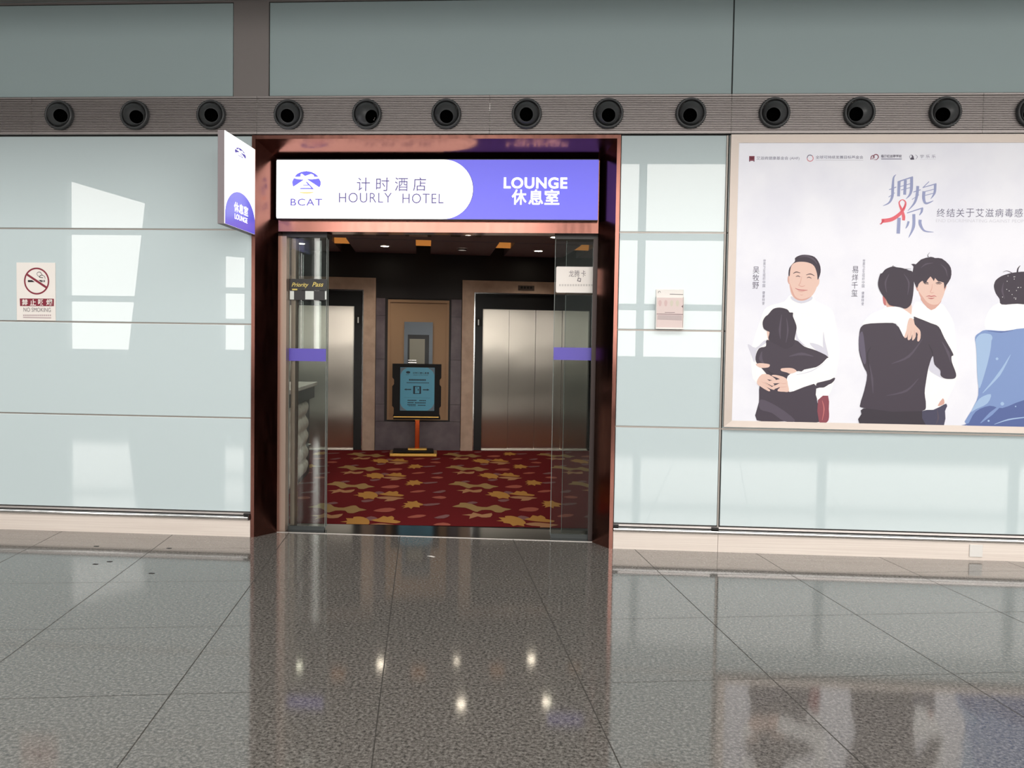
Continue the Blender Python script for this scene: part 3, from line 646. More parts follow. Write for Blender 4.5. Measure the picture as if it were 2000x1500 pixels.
f1.p([(200, 1046), (255, 1048), (310, 1085), (300, 1100), (240, 1085), (300, 1128), (280, 1140), (215, 1105), (300, 1162), (290, 1172), (240, 1150), (196, 1118), (264, 1172), (252, 1184), (180, 1140), (160, 1120), (166, 1085)], SK, 2)
f1.st([(196, 1105), (240, 1130), (280, 1158)], [2, 4, 2], SK2)
f1.p([(398, 1080), (340, 1056), (290, 1050), (282, 1060), (345, 1085), (265, 1098), (258, 1110), (270, 1122), (345, 1118), (290, 1142), (276, 1158), (295, 1168), (350, 1148), (330, 1168), (330, 1184), (380, 1188), (420, 1186), (410, 1130)], SK, 2)
f1.st([(345, 1118), (375, 1122), (400, 1118)], [2, 4, 2], SK2); f1.st([(330, 1150), (370, 1150), (400, 1146)], [2, 4, 2], SK2)
f1.done('printed_figures')

f2 = Fig(lambda x, y: (1640 + x / 4.165, 480 + y / 4.167))
f2.p([(620, 455), (700, 490), (745, 525), (820, 470), (870, 520), (930, 640), (950, 860), (960, 1060), (880, 1240), (840, 1300), (670, 1345), (560, 1200), (560, 700), (580, 560)], WH)
f2.p([(755, 900), (822, 1010), (820, 1060), (845, 1085), (760, 1040), (725, 1000)], WS)
f2.p([(350, 410), (385, 500), (440, 510), (440, 440), (390, 420)], SK2); f2.p([(350, 410), (356, 470), (375, 485), (372, 430)], LI)
f2.p([(515, 505), (580, 470), (582, 560), (560, 545)], SK)
f2.p([(660, 440), (745, 524), (825, 455), (800, 420), (690, 420)], SK2)
f2.p([(618, 300), (640, 250), (745, 230), (850, 260), (862, 330), (838, 420), (800, 475), (745, 498), (700, 475), (658, 420), (640, 370)], SK)
f2.p([(640, 370), (660, 425), (700, 478), (745, 500), (800, 476), (760, 480), (712, 460), (672, 410)], SK2)
f2.p([(612, 300), (632, 330), (640, 372), (622, 352)], SK2); f2.p([(850, 310), (868, 330), (850, 370)], SK2)
f2.p([(590, 230), (600, 170), (580, 150), (620, 150), (660, 112), (740, 90), (775, 100), (830, 104), (890, 155), (908, 205), (902, 265), (868, 320), (850, 352), (846, 300), (800, 290), (775, 262), (765, 288), (738, 250), (700, 300), (690, 310), (672, 285), (642, 312), (628, 345), (606, 300)], HA, 2)
f2.st([(720, 92), (716, 75), (732, 55)], [8, 4, 1.5], HA); f2.st([(620, 160), (600, 150), (580, 152)], [14, 6, 2], HA); f2.st([(660, 180), (700, 150), (760, 140)], [2, 12, 2], HA2); f2.st([(820, 150), (860, 190), (875, 250)], [2, 12, 2], HA2)
f2.st([(678, 302), (700, 296), (722, 304)], [4, 9, 4], HA); f2.st([(780, 304), (805, 298), (830, 306)], [4, 9, 4], HA); f2.st([(690, 312), (706, 309), (722, 314)], [3, 7, 3], BR); f2.st([(786, 313), (802, 309), (820, 314)], [3, 7, 3], BR)
f2.st([(752, 310), (748, 350), (735, 376)], [2, 5, 5], SK2); f2.st([(735, 376), (748, 384), (764, 378)], [3, 6, 3], SK2); f2.st([(700, 414), (725, 408), (745, 412), (768, 408), (786, 414)], [2, 7, 8, 7, 2], LI); f2.st([(715, 424), (745, 430), (770, 424)], [2, 9, 2], LI)
f2.p([(160, 700), (185, 650), (245, 632), (430, 628), (480, 660), (560, 640), (595, 580), (640, 590), (740, 630), (805, 660), (850, 750), (922, 880), (908, 900), (912, 950), (945, 1040), (935, 1078), (890, 1084), (848, 1078), (820, 1055), (816, 1012), (770, 965), (756, 895), (722, 990), (700, 1110), (690, 1200), (700, 1295), (668, 1345), (430, 1355), (192, 1320), (166, 1290), (198, 1180), (222, 1050), (192, 980), (155, 850)], KN)
f2.p([(155, 740), (185, 700), (205, 830), (212, 940), (195, 960), (160, 850)], NV); f2.st([(255, 820), (225, 880), (232, 960), (250, 1060)], [3, 12, 12, 3], TR); f2.st([(240, 960), (262, 1080), (270, 1200)], [3, 18, 3], KN2); f2.st([(720, 800), (750, 860), (756, 900)], [3, 12, 3], TR); f2.st([(830, 780), (880, 870), (900, 950)], [3, 22, 3], KN2)
f2.st([(670, 760), (560, 900), (420, 960)], [3, 20, 3], KN2); f2.st([(640, 1080), (540, 1180), (380, 1220)], [3, 18, 3], KN2)
f2.p([(192, 1322), (430, 1350), (668, 1345), (690, 1380), (702, 1460), (430, 1455), (158, 1446), (175, 1370)], TR, 2)
f2.p([(668, 1345), (760, 1335), (850, 1290), (866, 1288), (872, 1308), (855, 1345), (846, 1462), (700, 1460)], JE, 2); f2.st([(790, 1330), (800, 1400), (780, 1455)], [3, 14, 3], KN2)
f2.p([(795, 1302), (838, 1240), (850, 1280), (830, 1296)], SK2, 2)
f2.p([(310, 300), (328, 230), (345, 225), (370, 192), (430, 168), (460, 175), (510, 182), (560, 200), (592, 215), (602, 290), (598, 370), (590, 430), (575, 482), (535, 512), (490, 500), (440, 492), (400, 478), (372, 430), (345, 400), (318, 350)], HA)
f2.st([(440, 180), (430, 165), (438, 160)], [10, 4, 1], HA); f2.st([(500, 186), (530, 190), (580, 188)], [10, 5, 1.5], HA); f2.st([(345, 225), (340, 232), (360, 205)], [6, 5, 2], HA); f2.st([(400, 230), (370, 300), (380, 380)], [3, 14, 3], HA2); f2.st([(520, 230), (560, 300), (550, 400)], [3, 14, 3], HA2)
f2.p([(180, 640), (250, 560), (340, 520), (370, 502), (440, 496), (500, 508), (560, 545), (598, 580), (596, 600), (560, 600), (548, 640), (540, 690), (522, 742), (498, 700), (470, 650), (430, 628), (250, 632)], WH, 3)
f2.p([(560, 600), (572, 588), (600, 600), (608, 640), (640, 675), (655, 700), (655, 750), (642, 778), (628, 772), (632, 720), (618, 705), (616, 740), (600, 765), (586, 768), (590, 720), (578, 755), (562, 768), (550, 760), (552, 715), (545, 745), (530, 750), (522, 742), (540, 690), (548, 640)], SK, 2)
f2.st([(578, 690), (576, 720), (568, 745)], [2, 4, 2], SK2); f2.st([(604, 690), (606, 715), (598, 745)], [2, 4, 2], SK2); f2.st([(628, 690), (634, 715), (630, 740)], [2, 4, 2], SK2)
f2.done('printed_figures')

f3 = Fig(lambda x, y: (1860 + x / 4.412, 500 + y / 4.412))
f3.p([(400, 405), (640, 405), (900, 420), (960, 600), (900, 640), (620, 625), (450, 645), (290, 635), (300, 500)], WH)
f3.p([(358, 270), (362, 235), (378, 205), (425, 172), (500, 148), (555, 140), (620, 135), (720, 150), (790, 230), (790, 350), (720, 420), (560, 412), (425, 418), (406, 370), (375, 325)], HA)
f3.st([(560, 145), (565, 110), (585, 82)], [16, 12, 3], HA); f3.st([(520, 150), (470, 128), (435, 140)], [8, 5, 2], HA2); f3.st([(440, 230), (430, 300), (450, 370)], [3, 16, 3], HA2)
rnd = random.Random(3)
for k in range(16): cx, cy = rnd.uniform(430, 590), rnd.uniform(165, 390); f3.p([(cx - 4, cy), (cx, cy + 4), (cx + 4, cy), (cx, cy - 4)], WH, 0)
f3.p([(195, 700), (235, 660), (290, 637), (450, 646), (620, 622), (900, 640), (960, 900), (900, 1480), (560, 1470), (128, 1462), (165, 1330), (222, 1200), (214, 1000), (205, 800)], B1)
f3.p([(200, 720), (250, 670), (330, 690), (320, 850), (250, 1100), (225, 1130), (212, 1000), (206, 800)], B2)
f3.p([(160, 1340), (230, 1230), (330, 1190), (300, 1270), (200, 1320)], B2)
f3.p([(140, 1440), (200, 1340), (320, 1290), (430, 1310), (620, 1240), (900, 1200), (900, 1470), (128, 1460)], B3)
f3.st([(500, 850), (400, 1020), (260, 1180)], [3, 26, 4], B2); f3.st([(470, 1240), (330, 1360), (240, 1440)], [3, 30, 4], B1); f3.st([(620, 1390), (480, 1410), (360, 1450)], [8, 12, 3], B2); f3.st([(300, 645), (420, 655), (520, 640)], [3, 10, 3], B3)
for cx, cy, r in ((310, 705, 34), (383, 886, 12), (428, 1273, 16), (255, 1222, 9), (543, 1296, 6), (310, 1420, 9)): f3.p(ell(cx, cy, r, r, 12), B2, 0)
f3.done('printed_figures')

Yl = Yp - 0.0012
m_cal = pm('blue grey calligraphy', (160, 168, 208)); m_cal2 = pm('grey lettering', (128, 126, 148)); m_calf = pm('very pale lettering', (222, 222, 232)); m_rib_ = pm('coral ribbon', (240, 112, 124)); m_rib2 = pm('coral ribbon fold', (218, 82, 98)); m_mar2 = pm('maroon emblem', (140, 62, 84)); m_pale = pm('pink emblem', (226, 150, 160)); m_dk = pm('dark emblem', (100, 94, 112))
TK = lambda c: W(1690 + c[0] / 6.4516, 330 + c[1] / 6.453, Yp)
g = MB(); kk = 0
def cal(pts, ws, mi=0):
    global kk
    kk += 1; g.flat_y([TK(c) for c in stroke(pts, ws, 5)], Yl - 0.00005 * kk, mi)
cal([(388, 70), (355, 115), (345, 250), (338, 350), (300, 425), (222, 466)], [3, 22, 36, 34, 22, 4]); cal([(300, 262), (390, 228)], [10, 12]); cal([(294, 355), (372, 300)], [10, 8])
cal([(425, 158), (418, 345)], [38, 36]); cal([(410, 162), (600, 100)], [14, 16]); cal([(583, 104), (580, 250), (560, 325), (512, 378)], [38, 38, 26, 4]); cal([(505, 138), (495, 325)], [36, 36]); cal([(440, 222), (590, 180)], [9, 9]); cal([(450, 266), (590, 228)], [9, 9])
cal([(660, 215), (650, 330), (618, 430), (535, 528)], [36, 36, 26, 4]); cal([(605, 292), (696, 262)], [10, 12]); cal([(588, 386), (676, 325)], [8, 8])
cal([(802, 160), (722, 238)], [10, 10]); cal([(722, 236), (895, 186)], [10, 14]); cal([(880, 190), (872, 300), (824, 378)], [34, 30, 4]); cal([(742, 288), (862, 256)], [9, 9]); cal([(750, 334), (860, 306)], [9, 9]); cal([(738, 282), (735, 375), (765, 434), (856, 402)], [38, 38, 26, 6])
cal([(425, 615), (414, 815)], [42, 44]); cal([(525, 556), (725, 490)], [12, 14]); cal([(715, 492), (708, 540), (680, 584)], [30, 26, 8]); cal([(610, 570), (606, 730), (545, 866)], [38, 36, 5]); cal([(545, 660), (530, 710), (508, 750)], [28, 24, 6]); cal([(690, 640), (692, 700), (745, 780), (860, 796)], [38, 38, 20, 4])
cal([(450, 500), (425, 425), (465, 388), (506, 420), (490, 490), (430, 570), (330, 636), (205, 656)], [20, 16, 9, 18, 30, 42, 48, 50], 1); cal([(432, 460), (462, 530), (482, 600), (480, 648)], [20, 34, 40, 34], 1); cal([(505, 440), (480, 500), (445, 550)], [4, 12, 4], 2); cal([(230, 640), (200, 690), (178, 690)], [30, 14, 3], 2)
g.build('title_lettering', [m_cal, m_rib_, m_rib2], po)
t = MB(); at_p = lambda a_, bb: (a_, Yl, bb)
for k, ch in enumerate('终结关于艾滋病毒感染者的歧视'):
    bx = pbox(1829.5 + k * 19.0, 407.5, 1845.5 + k * 19.0, 424, Yp); put_text(t, ch, bx, at_p, 0.0)
put_text(t, 'END DISCRIMINATING AGAINST PEOPLE', pbox(1828, 428.5, 2009, 434.5, Yp), at_p, -0.01, mi=1)
for name, bx in (('吴牧野', (1470, 520, 1482.5, 565)), ('易烊千玺', (1663.5, 519, 1675.5, 580))): put_text(t, name, pbox(*bx, Yp), at_p, 0.0, 0, 1, 2, True)
for bx in ((1489.5, 506, 1494.5, 596), (1683.5, 506, 1688.5, 597)): put_text(t, '世界卫生组织中国 健康特使', pbox(*bx, Yp), at_p, 0, 0, 1, 0, True)
HK = lambda x, y: (1440 + x / 4.762, 280 + y / 4.767)
def hb(x0, y0, x1, y1): p = HK(x0, y0); q_ = HK(x1, y1); return pbox(p[0], p[1], q_[0], q_[1], Yp)
put_text(t, '艾滋病健康基金会 (AHF)', hb(178, 122, 578, 158), at_p, 0.0, mi=0); put_text(t, '全球可持续发展目标基金会', hb(728, 114, 1172, 145), at_p, 0.005, mi=0); put_text(t, '临汾红丝带学校', hb(1338, 105, 1530, 134), at_p, 0.025, mi=2); put_text(t, '宇 乐 乐', hb(1700, 106, 1845, 138), at_p, 0.0, mi=0)
def hq(x0, y0, x1, y1, mi): b4 = hb(x0, y0, x1, y1); t._add([at_p(b4[0], b4[2]), at_p(b4[1], b4[2]), at_p(b4[1], b4[3]), at_p(b4[0], b4[3])], [(0, 1, 2, 3)], mi)
hq(728, 154, 1172, 159, 1); hq(1338, 142, 1530, 149, 0); hq(1700, 147, 1845, 150, 1); hq(110, 118, 160, 163, 3); hq(110, 163, 120, 171, 2); hq(150, 163, 160, 171, 2); hq(118, 126, 152, 150, 4)
def hst(pts, ws, mi): t.flat_y([W(*HK(*c), Yp) for c in stroke(pts, ws, 4)], Yl, mi)
hst([(649, 138), (657, 117), (677, 109), (697, 117)], [7, 8, 8, 8], 0); hst([(697, 117), (706, 138), (698, 158), (678, 167), (657, 159), (649, 138)], [8, 8, 8, 8, 8, 7], 4)
hst([(1243, 152), (1247, 122), (1268, 114), (1276, 140)], [8, 8, 7, 5], 3); hst([(1258, 150), (1275, 108), (1300, 106), (1312, 128), (1296, 150), (1270, 152)], [6, 8, 9, 9, 6, 3], 3)
hst([(1612, 148), (1602, 125), (1618, 102)], [2, 5, 2], 0); hst([(1655, 105), (1675, 125), (1658, 150)], [2, 5, 2], 0); hst([(1622, 108), (1632, 130), (1612, 146), (1645, 148)], [8, 18, 12, 6], 2)
t.build('lettering', [m_cal2, m_calf, m_dk, m_mar2, m_pale], po)

# ------------------------------------------------------------------ lift lobby behind the doorway (turned ten degrees)
m_wallD = mat('very dark brown wall panel', (30, 22, 22), rough=0.45)
m_stone = mat('purple grey stone cladding', (108, 96, 104), rough=0.35)
speckle(m_stone, (98, 86, 94), (118, 106, 112), 5)
m_beige = mat('beige stone surround', (206, 178, 156), rough=0.4); speckle(m_beige, (196, 168, 146), (214, 188, 166), 7)
m_tan = mat('tan wall panel', (184, 150, 116), rough=0.5)
m_chrome = mat('polished chrome edge', (230, 228, 226), rough=0.15, metal=1.0)
m_steel = mat('brushed steel lift door', (240, 230, 216), rough=0.28, metal=1.0, aniso=1.0, arot=0.0)
N, L, b = nt(m_steel)
tc = N.new('ShaderNodeTexCoord'); nz = N.new('ShaderNodeTexNoise'); nz.inputs['Scale'].default_value = 1.7; nz.inputs['Detail'].default_value = 1; bp_ = N.new('ShaderNodeBump'); bp_.inputs['Strength'].default_value = 0.35; bp_.inputs['Distance'].default_value = 0.012
L.new(tc.outputs['Object'], nz.inputs['Vector']); L.new(nz.outputs['Fac'], bp_.inputs['Height']); L.new(bp_.outputs[0], b.inputs['Normal'])
tg = N.new('ShaderNodeTangent'); tg.direction_type = 'RADIAL'; tg.axis = 'Z'; L.new(tg.outputs[0], b.inputs['Tangent'])
m_lceil = mat('dark grey lobby ceiling', (150, 150, 166), rough=0.6)
m_cove = mat('amber cove diffuser', (226, 146, 70), rough=0.5, emit=0.5)
m_lamp = mat('downlight lens', (255, 240, 215), rough=0.3, emit=28.0)

# carpet with leaf pattern
m_car = mat('deep red carpet', (120, 24, 30), rough=0.95, spec=0.1)
speckle(m_car, (80, 13, 18), (106, 21, 25), 240, 2)
LEAFC = [m_car] + [mat('carpet leaf ' + n, c, rough=0.95, spec=0.1) for n, c in (('gold', (168, 122, 62)), ('olive', (146, 118, 76)), ('tan', (160, 118, 84)), ('pink', (150, 82, 68)), ('mauve', (120, 84, 84)))]
def CK(x, y): return FLR(540 + x / 5.556, 800 + y / 5.556, 0.0)
MOT = [([(920, 990), (1000, 980), (1060, 985), (1000, 1005), (940, 1008)], 5), ([(1060, 905), (1110, 890), (1170, 905), (1130, 925), (1080, 920)], 5),
       ([(830, 932), (895, 925), (880, 905), (945, 906), (950, 895), (1010, 892), (1060, 903), (1092, 920), (1098, 948), (1062, 962), (1055, 976), (1000, 966), (950, 974), (940, 955), (885, 948), (892, 938)], 1),
       ([(1110, 920), (1180, 908), (1225, 888), (1262, 897), (1300, 888), (1325, 905), (1318, 918), (1385, 932), (1345, 946), (1250, 940), (1180, 934)], 1),
       ([(1080, 956), (1190, 946), (1280, 952), (1388, 966), (1320, 976), (1262, 994), (1168, 998), (1205, 978), (1130, 972)], 3),
       ([(520, 818), (605, 800), (632, 785), (720, 790), (765, 815), (850, 822), (915, 808), (965, 805), (1000, 826), (1068, 840), (1000, 850), (945, 866), (890, 862), (868, 846), (780, 845), (722, 860), (690, 852), (640, 826)], 2),
       ([(550, 884), (650, 877), (682, 864), (745, 882), (850, 870), (808, 902), (720, 905), (690, 896), (590, 916), (622, 892)], 3),
       ([(1128, 848), (1198, 830), (1280, 824), (1338, 835), (1285, 855), (1210, 858)], 4), ([(1385, 815), (1432, 800), (1405, 788), (1450, 786), (1440, 772), (1495, 776), (1530, 768), (1545, 783), (1605, 800), (1555, 808), (1560, 822), (1500, 818), (1480, 834), (1455, 820), (1400, 828), (1428, 812)], 1),
       ([(1590, 796), (1740, 788), (1732, 800), (1620, 810)], 5), ([(1446, 898), (1540, 880), (1622, 885), (1562, 902), (1480, 906)], 4), ([(1670, 742), (1750, 730), (1812, 742), (1760, 754)], 4), ([(1690, 905), (1800, 880), (1838, 888), (1780, 910)], 5), ([(690, 788), (760, 776), (800, 786), (740, 796)], 5)]
bm = bmesh.new()
YC = lambda x: 0.57 + (x + 2.58) * 0.0585     # where the carpet meets the threshold
cA = [(-7.2, YC(-7.2)), (4.2, YC(4.2))]
pB = LP(5.2, 0.12, 0); pA = LP(-5.2, 0.12, 0)
vs = [bm.verts.new((x, y, 0.003)) for x, y in cA] + [bm.verts.new((pB.x, pB.y, 0.003)), bm.verts.new((pA.x, pA.y, 0.003))]
bm.faces.new(vs).material_index = 0
lv = bmesh.new()
for k, (pts, mi) in enumerate(MOT):
    base = smooth([CK(*p) for p in pts], 2)
    if sum(base[i][0] * base[(i + 1) % len(base)][1] - base[(i + 1) % len(base)][0] * base[i][1] for i in range(len(base))) < 0: base = base[::-1]
    for i in range(-2, 4):
        for j in range(-2, 5):
            q = [(s_ + 1.44 * i, t_ + 1.42 * j) for s_, t_ in base]
            if max(c[1] for c in q) > 0 or max(c[0] for c in q) > 4.8 or min(c[0] for c in q) < -4.8: continue
            f = lv.faces.new([lv.verts.new(LP(c[0], c[1], 0.0036 + 0.0002 * k)) for c in q]); f.material_index = mi
dn = Vector((0.0585, -1, 0)).normalized()
bmesh.ops.bisect_plane(lv, geom=lv.verts[:] + lv.edges[:] + lv.faces[:], plane_co=Vector((-2.58, 0.575, 0)), plane_no=dn, clear_outer=True)
tmp = bpy.data.meshes.new('tmp'); lv.to_mesh(tmp); lv.free(); bm.from_mesh(tmp); bpy.data.meshes.remove(tmp)
me = bpy.data.meshes.new('carpet'); bm.to_mesh(me); bm.free()
for m in LEAFC: me.materials.append(m)
cp_ = tag(link('floor_lobby', me), 'dark red fitted lobby carpet with golden maple leaf pattern', kind='structure')
MB().prism_z([(-7.2, 0.2), (4.2, 0.2), (pB.x, pB.y), (pA.x, pA.y)], -0.15, -0.002).build('subfloor', m_dark, cp_)

# lobby walls and ceiling
wb = thing('wall_back', LP(0, 0, 0), kind='structure')
b_ = MB(LP); b_.box(-5.2, 3.6, 0.30, 0.5, 0, 3.7); b_.build('wall_core', m_wallD, wb)
b_ = MB(LP); b_.box(-5.2, 3.6, 0.0, 0.3, 2.706, 3.5); b_.box(-1.366, -0.026, 0.0, 0.3, 2.40, 2.706); b_.box(-5.2, -3.80, 0, 0.3, 0, 2.706); b_.box(2.375, 3.6, 0, 0.3, 0, 2.706); b_.build('dark_panelling', m_wallD, wb)
b_ = MB(LP); b_.box(-1.366, -0.026, 0.02, 0.3, 0.0, 2.40); b_.build('panel_backing', m_wallD, wb)
zj = [0.46, 0.733, 1.441, 2.122, 2.398]
for i in range(4):
    for s0, s1 in ((-1.364, -1.224), (-0.19, -0.028)):
        MB(LP).box(s0, s1, -0.012, 0.02, zj[i] + 0.003, zj[i + 1] - 0.003).build('stone_panel', m_stone, wb)
MB(LP).box(-1.364, -0.028, -0.012, 0.02, 0.0, 0.458).build('stone_panel', m_stone, wb)
for s0, s1 in ((-1.222, -1.183), (-0.222, -0.192)): MB(LP).box(s0, s1, -0.006, 0.02, 0.46, 2.398).build('stone_panel', m_wallD, wb)
nc = thing('wall_niche', LP(-0.7, 0, 0.485), kind='structure')
MB(LP).box(-1.18, -0.225, -0.004, 0.02, 0.485, 2.376).build('tan_panel', m_tan, nc)
g = MB(LP); g.box(-1.182, -1.145, -0.022, -0.004, 0.485, 2.376); g.box(-0.262, -0.223, -0.022, -0.004, 0.485, 2.376); g.box(-1.145, -0.262, -0.022, -0.004, 2.335, 2.376); g.box(-1.145, -0.262, -0.022, -0.004, 0.485, 0.52); g.build('niche_moulding', m_tan, nc)
lw = LP(-5.2, 0.5, 0); rw = LP(3.6, 0.5, 0)
MB().prism_z([(lw.x, lw.y), (lw.x - 0.15, lw.y), (lw.x + 0.85, 0.2), (lw.x + 1.0, 0.2)], 0, 3.5).build('wall_lobby_left', m_wallD)['kind'] = 'structure'
MB().prism_z([(rw.x, rw.y), (rw.x + 0.15, rw.y), (rw.x + 1.15, 0.2), (rw.x + 1.0, 0.2)], 0, 3.5).build('wall_lobby_right', m_wallD)['kind'] = 'structure'
lc = thing('ceiling_lobby', LP(-0.6, -1.0, 3.1), kind='structure')
MB().prism_z([(-7.2, 0.2), (4.2, 0.2), (pB.x, pB.y + 0.3), (pA.x, pA.y + 0.3)], 3.5, 3.6).build('ceiling_deck', m_wallD, lc)
GC = [-4.12, -2.96, -1.80, -0.64, 0.52, 1.68, 2.84]; T0, T1 = -1.62, 0.0
for a_, bb in zip(GC, GC[1:]): MB(LP).box(a_ + 0.11, bb - 0.11, T0, T1 - 0.002, 3.10, 3.22).build('ceiling_raft', m_lceil, lc)
MB(LP).box(-5.2, 3.6, T0 - 0.6, T0 - 0.03, 3.105, 3.3).build('ceiling_beam', m_lceil, lc)
MB().prism_z([(-7.0, 0.37), (4.2, 0.37)] + [tuple(LP(s_, T0 - 0.62, 0).xy) for s_ in (3.6, -5.2)], 3.10, 3.2).build('ceiling_front', m_lceil, lc)
MB(LP).box(-5.2, 3.6, T0 - 0.03, T0 + 0.0, 3.3, 3.5).build('recess_back', m_wallD, lc)
CL = ['amber cove light in the leftmost ceiling gap, above the left lift', 'amber cove light in the ceiling gap above the sign stand', 'amber cove light in the ceiling gap above the right lift', 'amber cove light in the ceiling gap behind the white notice']
for k, s_ in enumerate(GC[2:6]):
    g = MB(LP); n = 8; op = [(-1.0, 3.24), (-1.06, 3.24)] + [(-1.0 - 0.06 * math.cos(PI / 2 * i / n), 3.16 - 0.055 * math.sin(PI / 2 * i / n)) for i in range(n + 1)]
    g.prism_x([(t_, z_) for t_, z_ in op], s_ - 0.109, s_ + 0.109)
    tag(g.build('cove_light', m_cove), CL[k], 'ceiling light', 'cove lights between the lobby ceiling rafts')
    for sx_ in (-0.11, 0.095): MB(LP).box(s_ + sx_, s_ + sx_ + 0.015, T0, T1 - 0.002, 3.22, 3.5).build('recess_side', m_wallD, lc)
# dark slots in the ceiling beam
VL = ['small black square ceiling vent, leftmost in the lobby ceiling strip', 'small grey black ceiling vent, second from left in the lobby ceiling strip', 'white middle ceiling vent plate with dark edges above the sign stand', 'small grey black ceiling vent right of the white middle plate', 'small black square ceiling vent, rightmost in the lobby ceiling strip']
for k, (a_, bb, y0, y1, c) in enumerate(((690, 707, 451, 459, 0), (735, 757, 452, 459, 1), (792, 843, 452, 460, 2), (880, 902, 453, 461, 1), (928, 944, 453, 462, 0))):
    s0, t0 = FLR(a_, y1, 3.10); s1, t1 = FLR(bb, y0, 3.10);
    s1 = s0 + abs(s1 - s0); g = MB(LP).box(s0, s1, t1, t0, 3.092, 3.105, 0)
    if c == 2: g.box(s0 + 0.05, s1 - 0.05, t1 + 0.03, t0 - 0.03, 3.086, 3.092, 1)
    tag(g.build('ceiling_vent', [m_black if c != 1 else mat('charcoal vent', (46, 44, 48), rough=0.5), m_white]), VL[k], 'vent', 'vents in the lobby ceiling')
DLS = [(-2.4, -0.9), (-1.2, -0.88), (-0.07, -0.84), (1.07, -0.82), (-0.07, -2.375), (1.08, -2.375)]
DL = ['recessed round downlight in the lobby ceiling seen through the left glass pane', 'recessed round downlight in the lobby ceiling left of the sign stand', 'dim recessed round downlight between the two amber cove lights', 'recessed round downlight in the lobby ceiling above the right lift',
      'recessed downlight nearer the doorway, left one, mirrored in the granite floor', 'recessed downlight nearer the doorway, right one, mirrored in the granite floor']
m_addlens = mat('dim lens of added spots', (200, 190, 180), rough=0.3, emit=0.6); m_lampdim2 = mat('grey baffle', (70, 70, 74), rough=0.5)
for (s_, t_), lab in zip(DLS, DL):
    p = LP(s_, t_, 3.10); e = thing('downlight', p, lab, 'ceiling light', 'recessed downlights in the lobby ceiling')
    r = MB().lathe_z([(0.085, p.z - 0.001), (0.083, p.z - 0.006), (0.062, p.z - 0.005), (0.058, p.z - 0.002)], (p.x, p.y), 28).build('trim_ring', m_silver, e)
    dim = 'dim' in lab
    MB().lathe_z([(0.06, p.z - 0.0025), (0.0005, p.z - 0.0035)], (p.x, p.y), 24).build('lens', m_lamp, e)
    if dim: MB().lathe_z([(0.066, p.z - 0.004), (0.066, p.z - 0.026), (0.0625, p.z - 0.026), (0.0625, p.z - 0.004)], (p.x, p.y), 28).build('baffle', m_lampdim2, e)
    ld = bpy.data.lights.new('lobby_spot', 'SPOT'); ld.energy = 12 if dim else 30; ld.color = (1.0, 0.88, 0.74); ld.spot_size = 2.2; ld.spot_blend = 0.7; ld.shadow_soft_size = 0.05
    lo = bpy.data.objects.new('lobby_spot', ld); COL.objects.link(lo); lo.location = (p.x, p.y, p.z - 0.03)

for s_, t_ in ((-2.4, -3.85), (-1.2, -3.85), (1.07, -3.85)):      # added spots to brighten the desk side, out of sight behind the fascia
    ld = bpy.data.lights.new('lobby_spot', 'SPOT'); ld.energy = 34; ld.color = (1.0, 0.9, 0.78); ld.spot_size = 2.2; ld.spot_blend = 0.7; ld.shadow_soft_size = 0.05
    p = LP(s_, t_, 3.07); lo = bpy.data.objects.new('lobby_spot', ld); COL.objects.link(lo); lo.location = p
    MB().lathe_z([(0.06, p.z + 0.027), (0.0005, p.z + 0.026)], (p.x, p.y), 24).build('added_lens', m_addlens, lc)
# lifts
def lift(sc, label, lantern_side):
    e = thing('lift_entrance', LP(sc, 0, 0), label, 'lift', 'lift entrances in the lobby')
    so, si, sb = 1.195, 1.007, 0.862
    def U(h0, h1, zo, zi, t0, t1, name, m, z0=0.0, bev=0.0):     # arch: outer half width h0 / height zo, inner h1 / zi
        g = MB(LP); g.box(sc - h0, sc - h1, t0, t1, z0, zi); g.box(sc + h1, sc + h0, t0, t1, z0, zi); g.box(sc - h0, sc + h0, t0, t1, zi, zo)
        return g.build(name, m, e)
    U(so, si, 2.703, 2.515, -0.05, 0.2, 'surround', m_beige)
    U(si, si - 0.018, 2.515, 2.497, -0.045, 0.2, 'edge_trim', m_chrome)
    U(si - 0.018, sb, 2.497, 2.262, 0.02, 0.2, 'inner_frame', m_black)
    w = sb * 2 / 4
    for k in range(4):
        MB(LP).box(sc - sb + k * w + 0.003, sc - sb + (k + 1) * w - 0.003, 0.10 + (0.02 if k in (1, 2) else 0), 0.16, 0.012, 2.30).build('door_leaf', m_steel, e)
    MB(LP).box(sc - sb, sc + sb, -0.02, 0.16, 0.0, 0.012).build('sill', m_alu, e)
    sL = sc + lantern_side * (sb + 0.065)
    ln = MB(LP).box(sL - 0.05, sL + 0.05, 0.012, 0.02, 1.98, 2.12).build('hall_lantern', m_dark, e)
    MB(LP).box(sL - 0.014, sL + 0.004, 0.008, 0.012, 2.0, 2.09).build('indicator', mat('pale indicator', (200, 200, 195), rough=0.3, emit=0.2), ln)
    return e
l1 = lift(-1.37 - 1.195, 'steel lift doors in a beige stone surround, left of the sign stand', 1)
l2 = lift(-0.02 + 1.195, 'wide steel lift doors in a beige stone surround, right of the sign stand', -1)
s0, z0 = 0.86, 2.56
MB(LP).box(0.86, 1.12, -0.056, -0.05, 2.56, 2.64).build('name_plate', mat('bronze plate', (88, 74, 66), rough=0.4), l2)
g = MB(LP)
for k in range(4): g.box(0.90 + k * 0.05, 0.935 + k * 0.05, -0.0575, -0.056, 2.59, 2.625)
bpy.data.objects['name_plate'].name = 'number_plate'
g.build('plate_marks', m_black, bpy.data.objects['number_plate'])

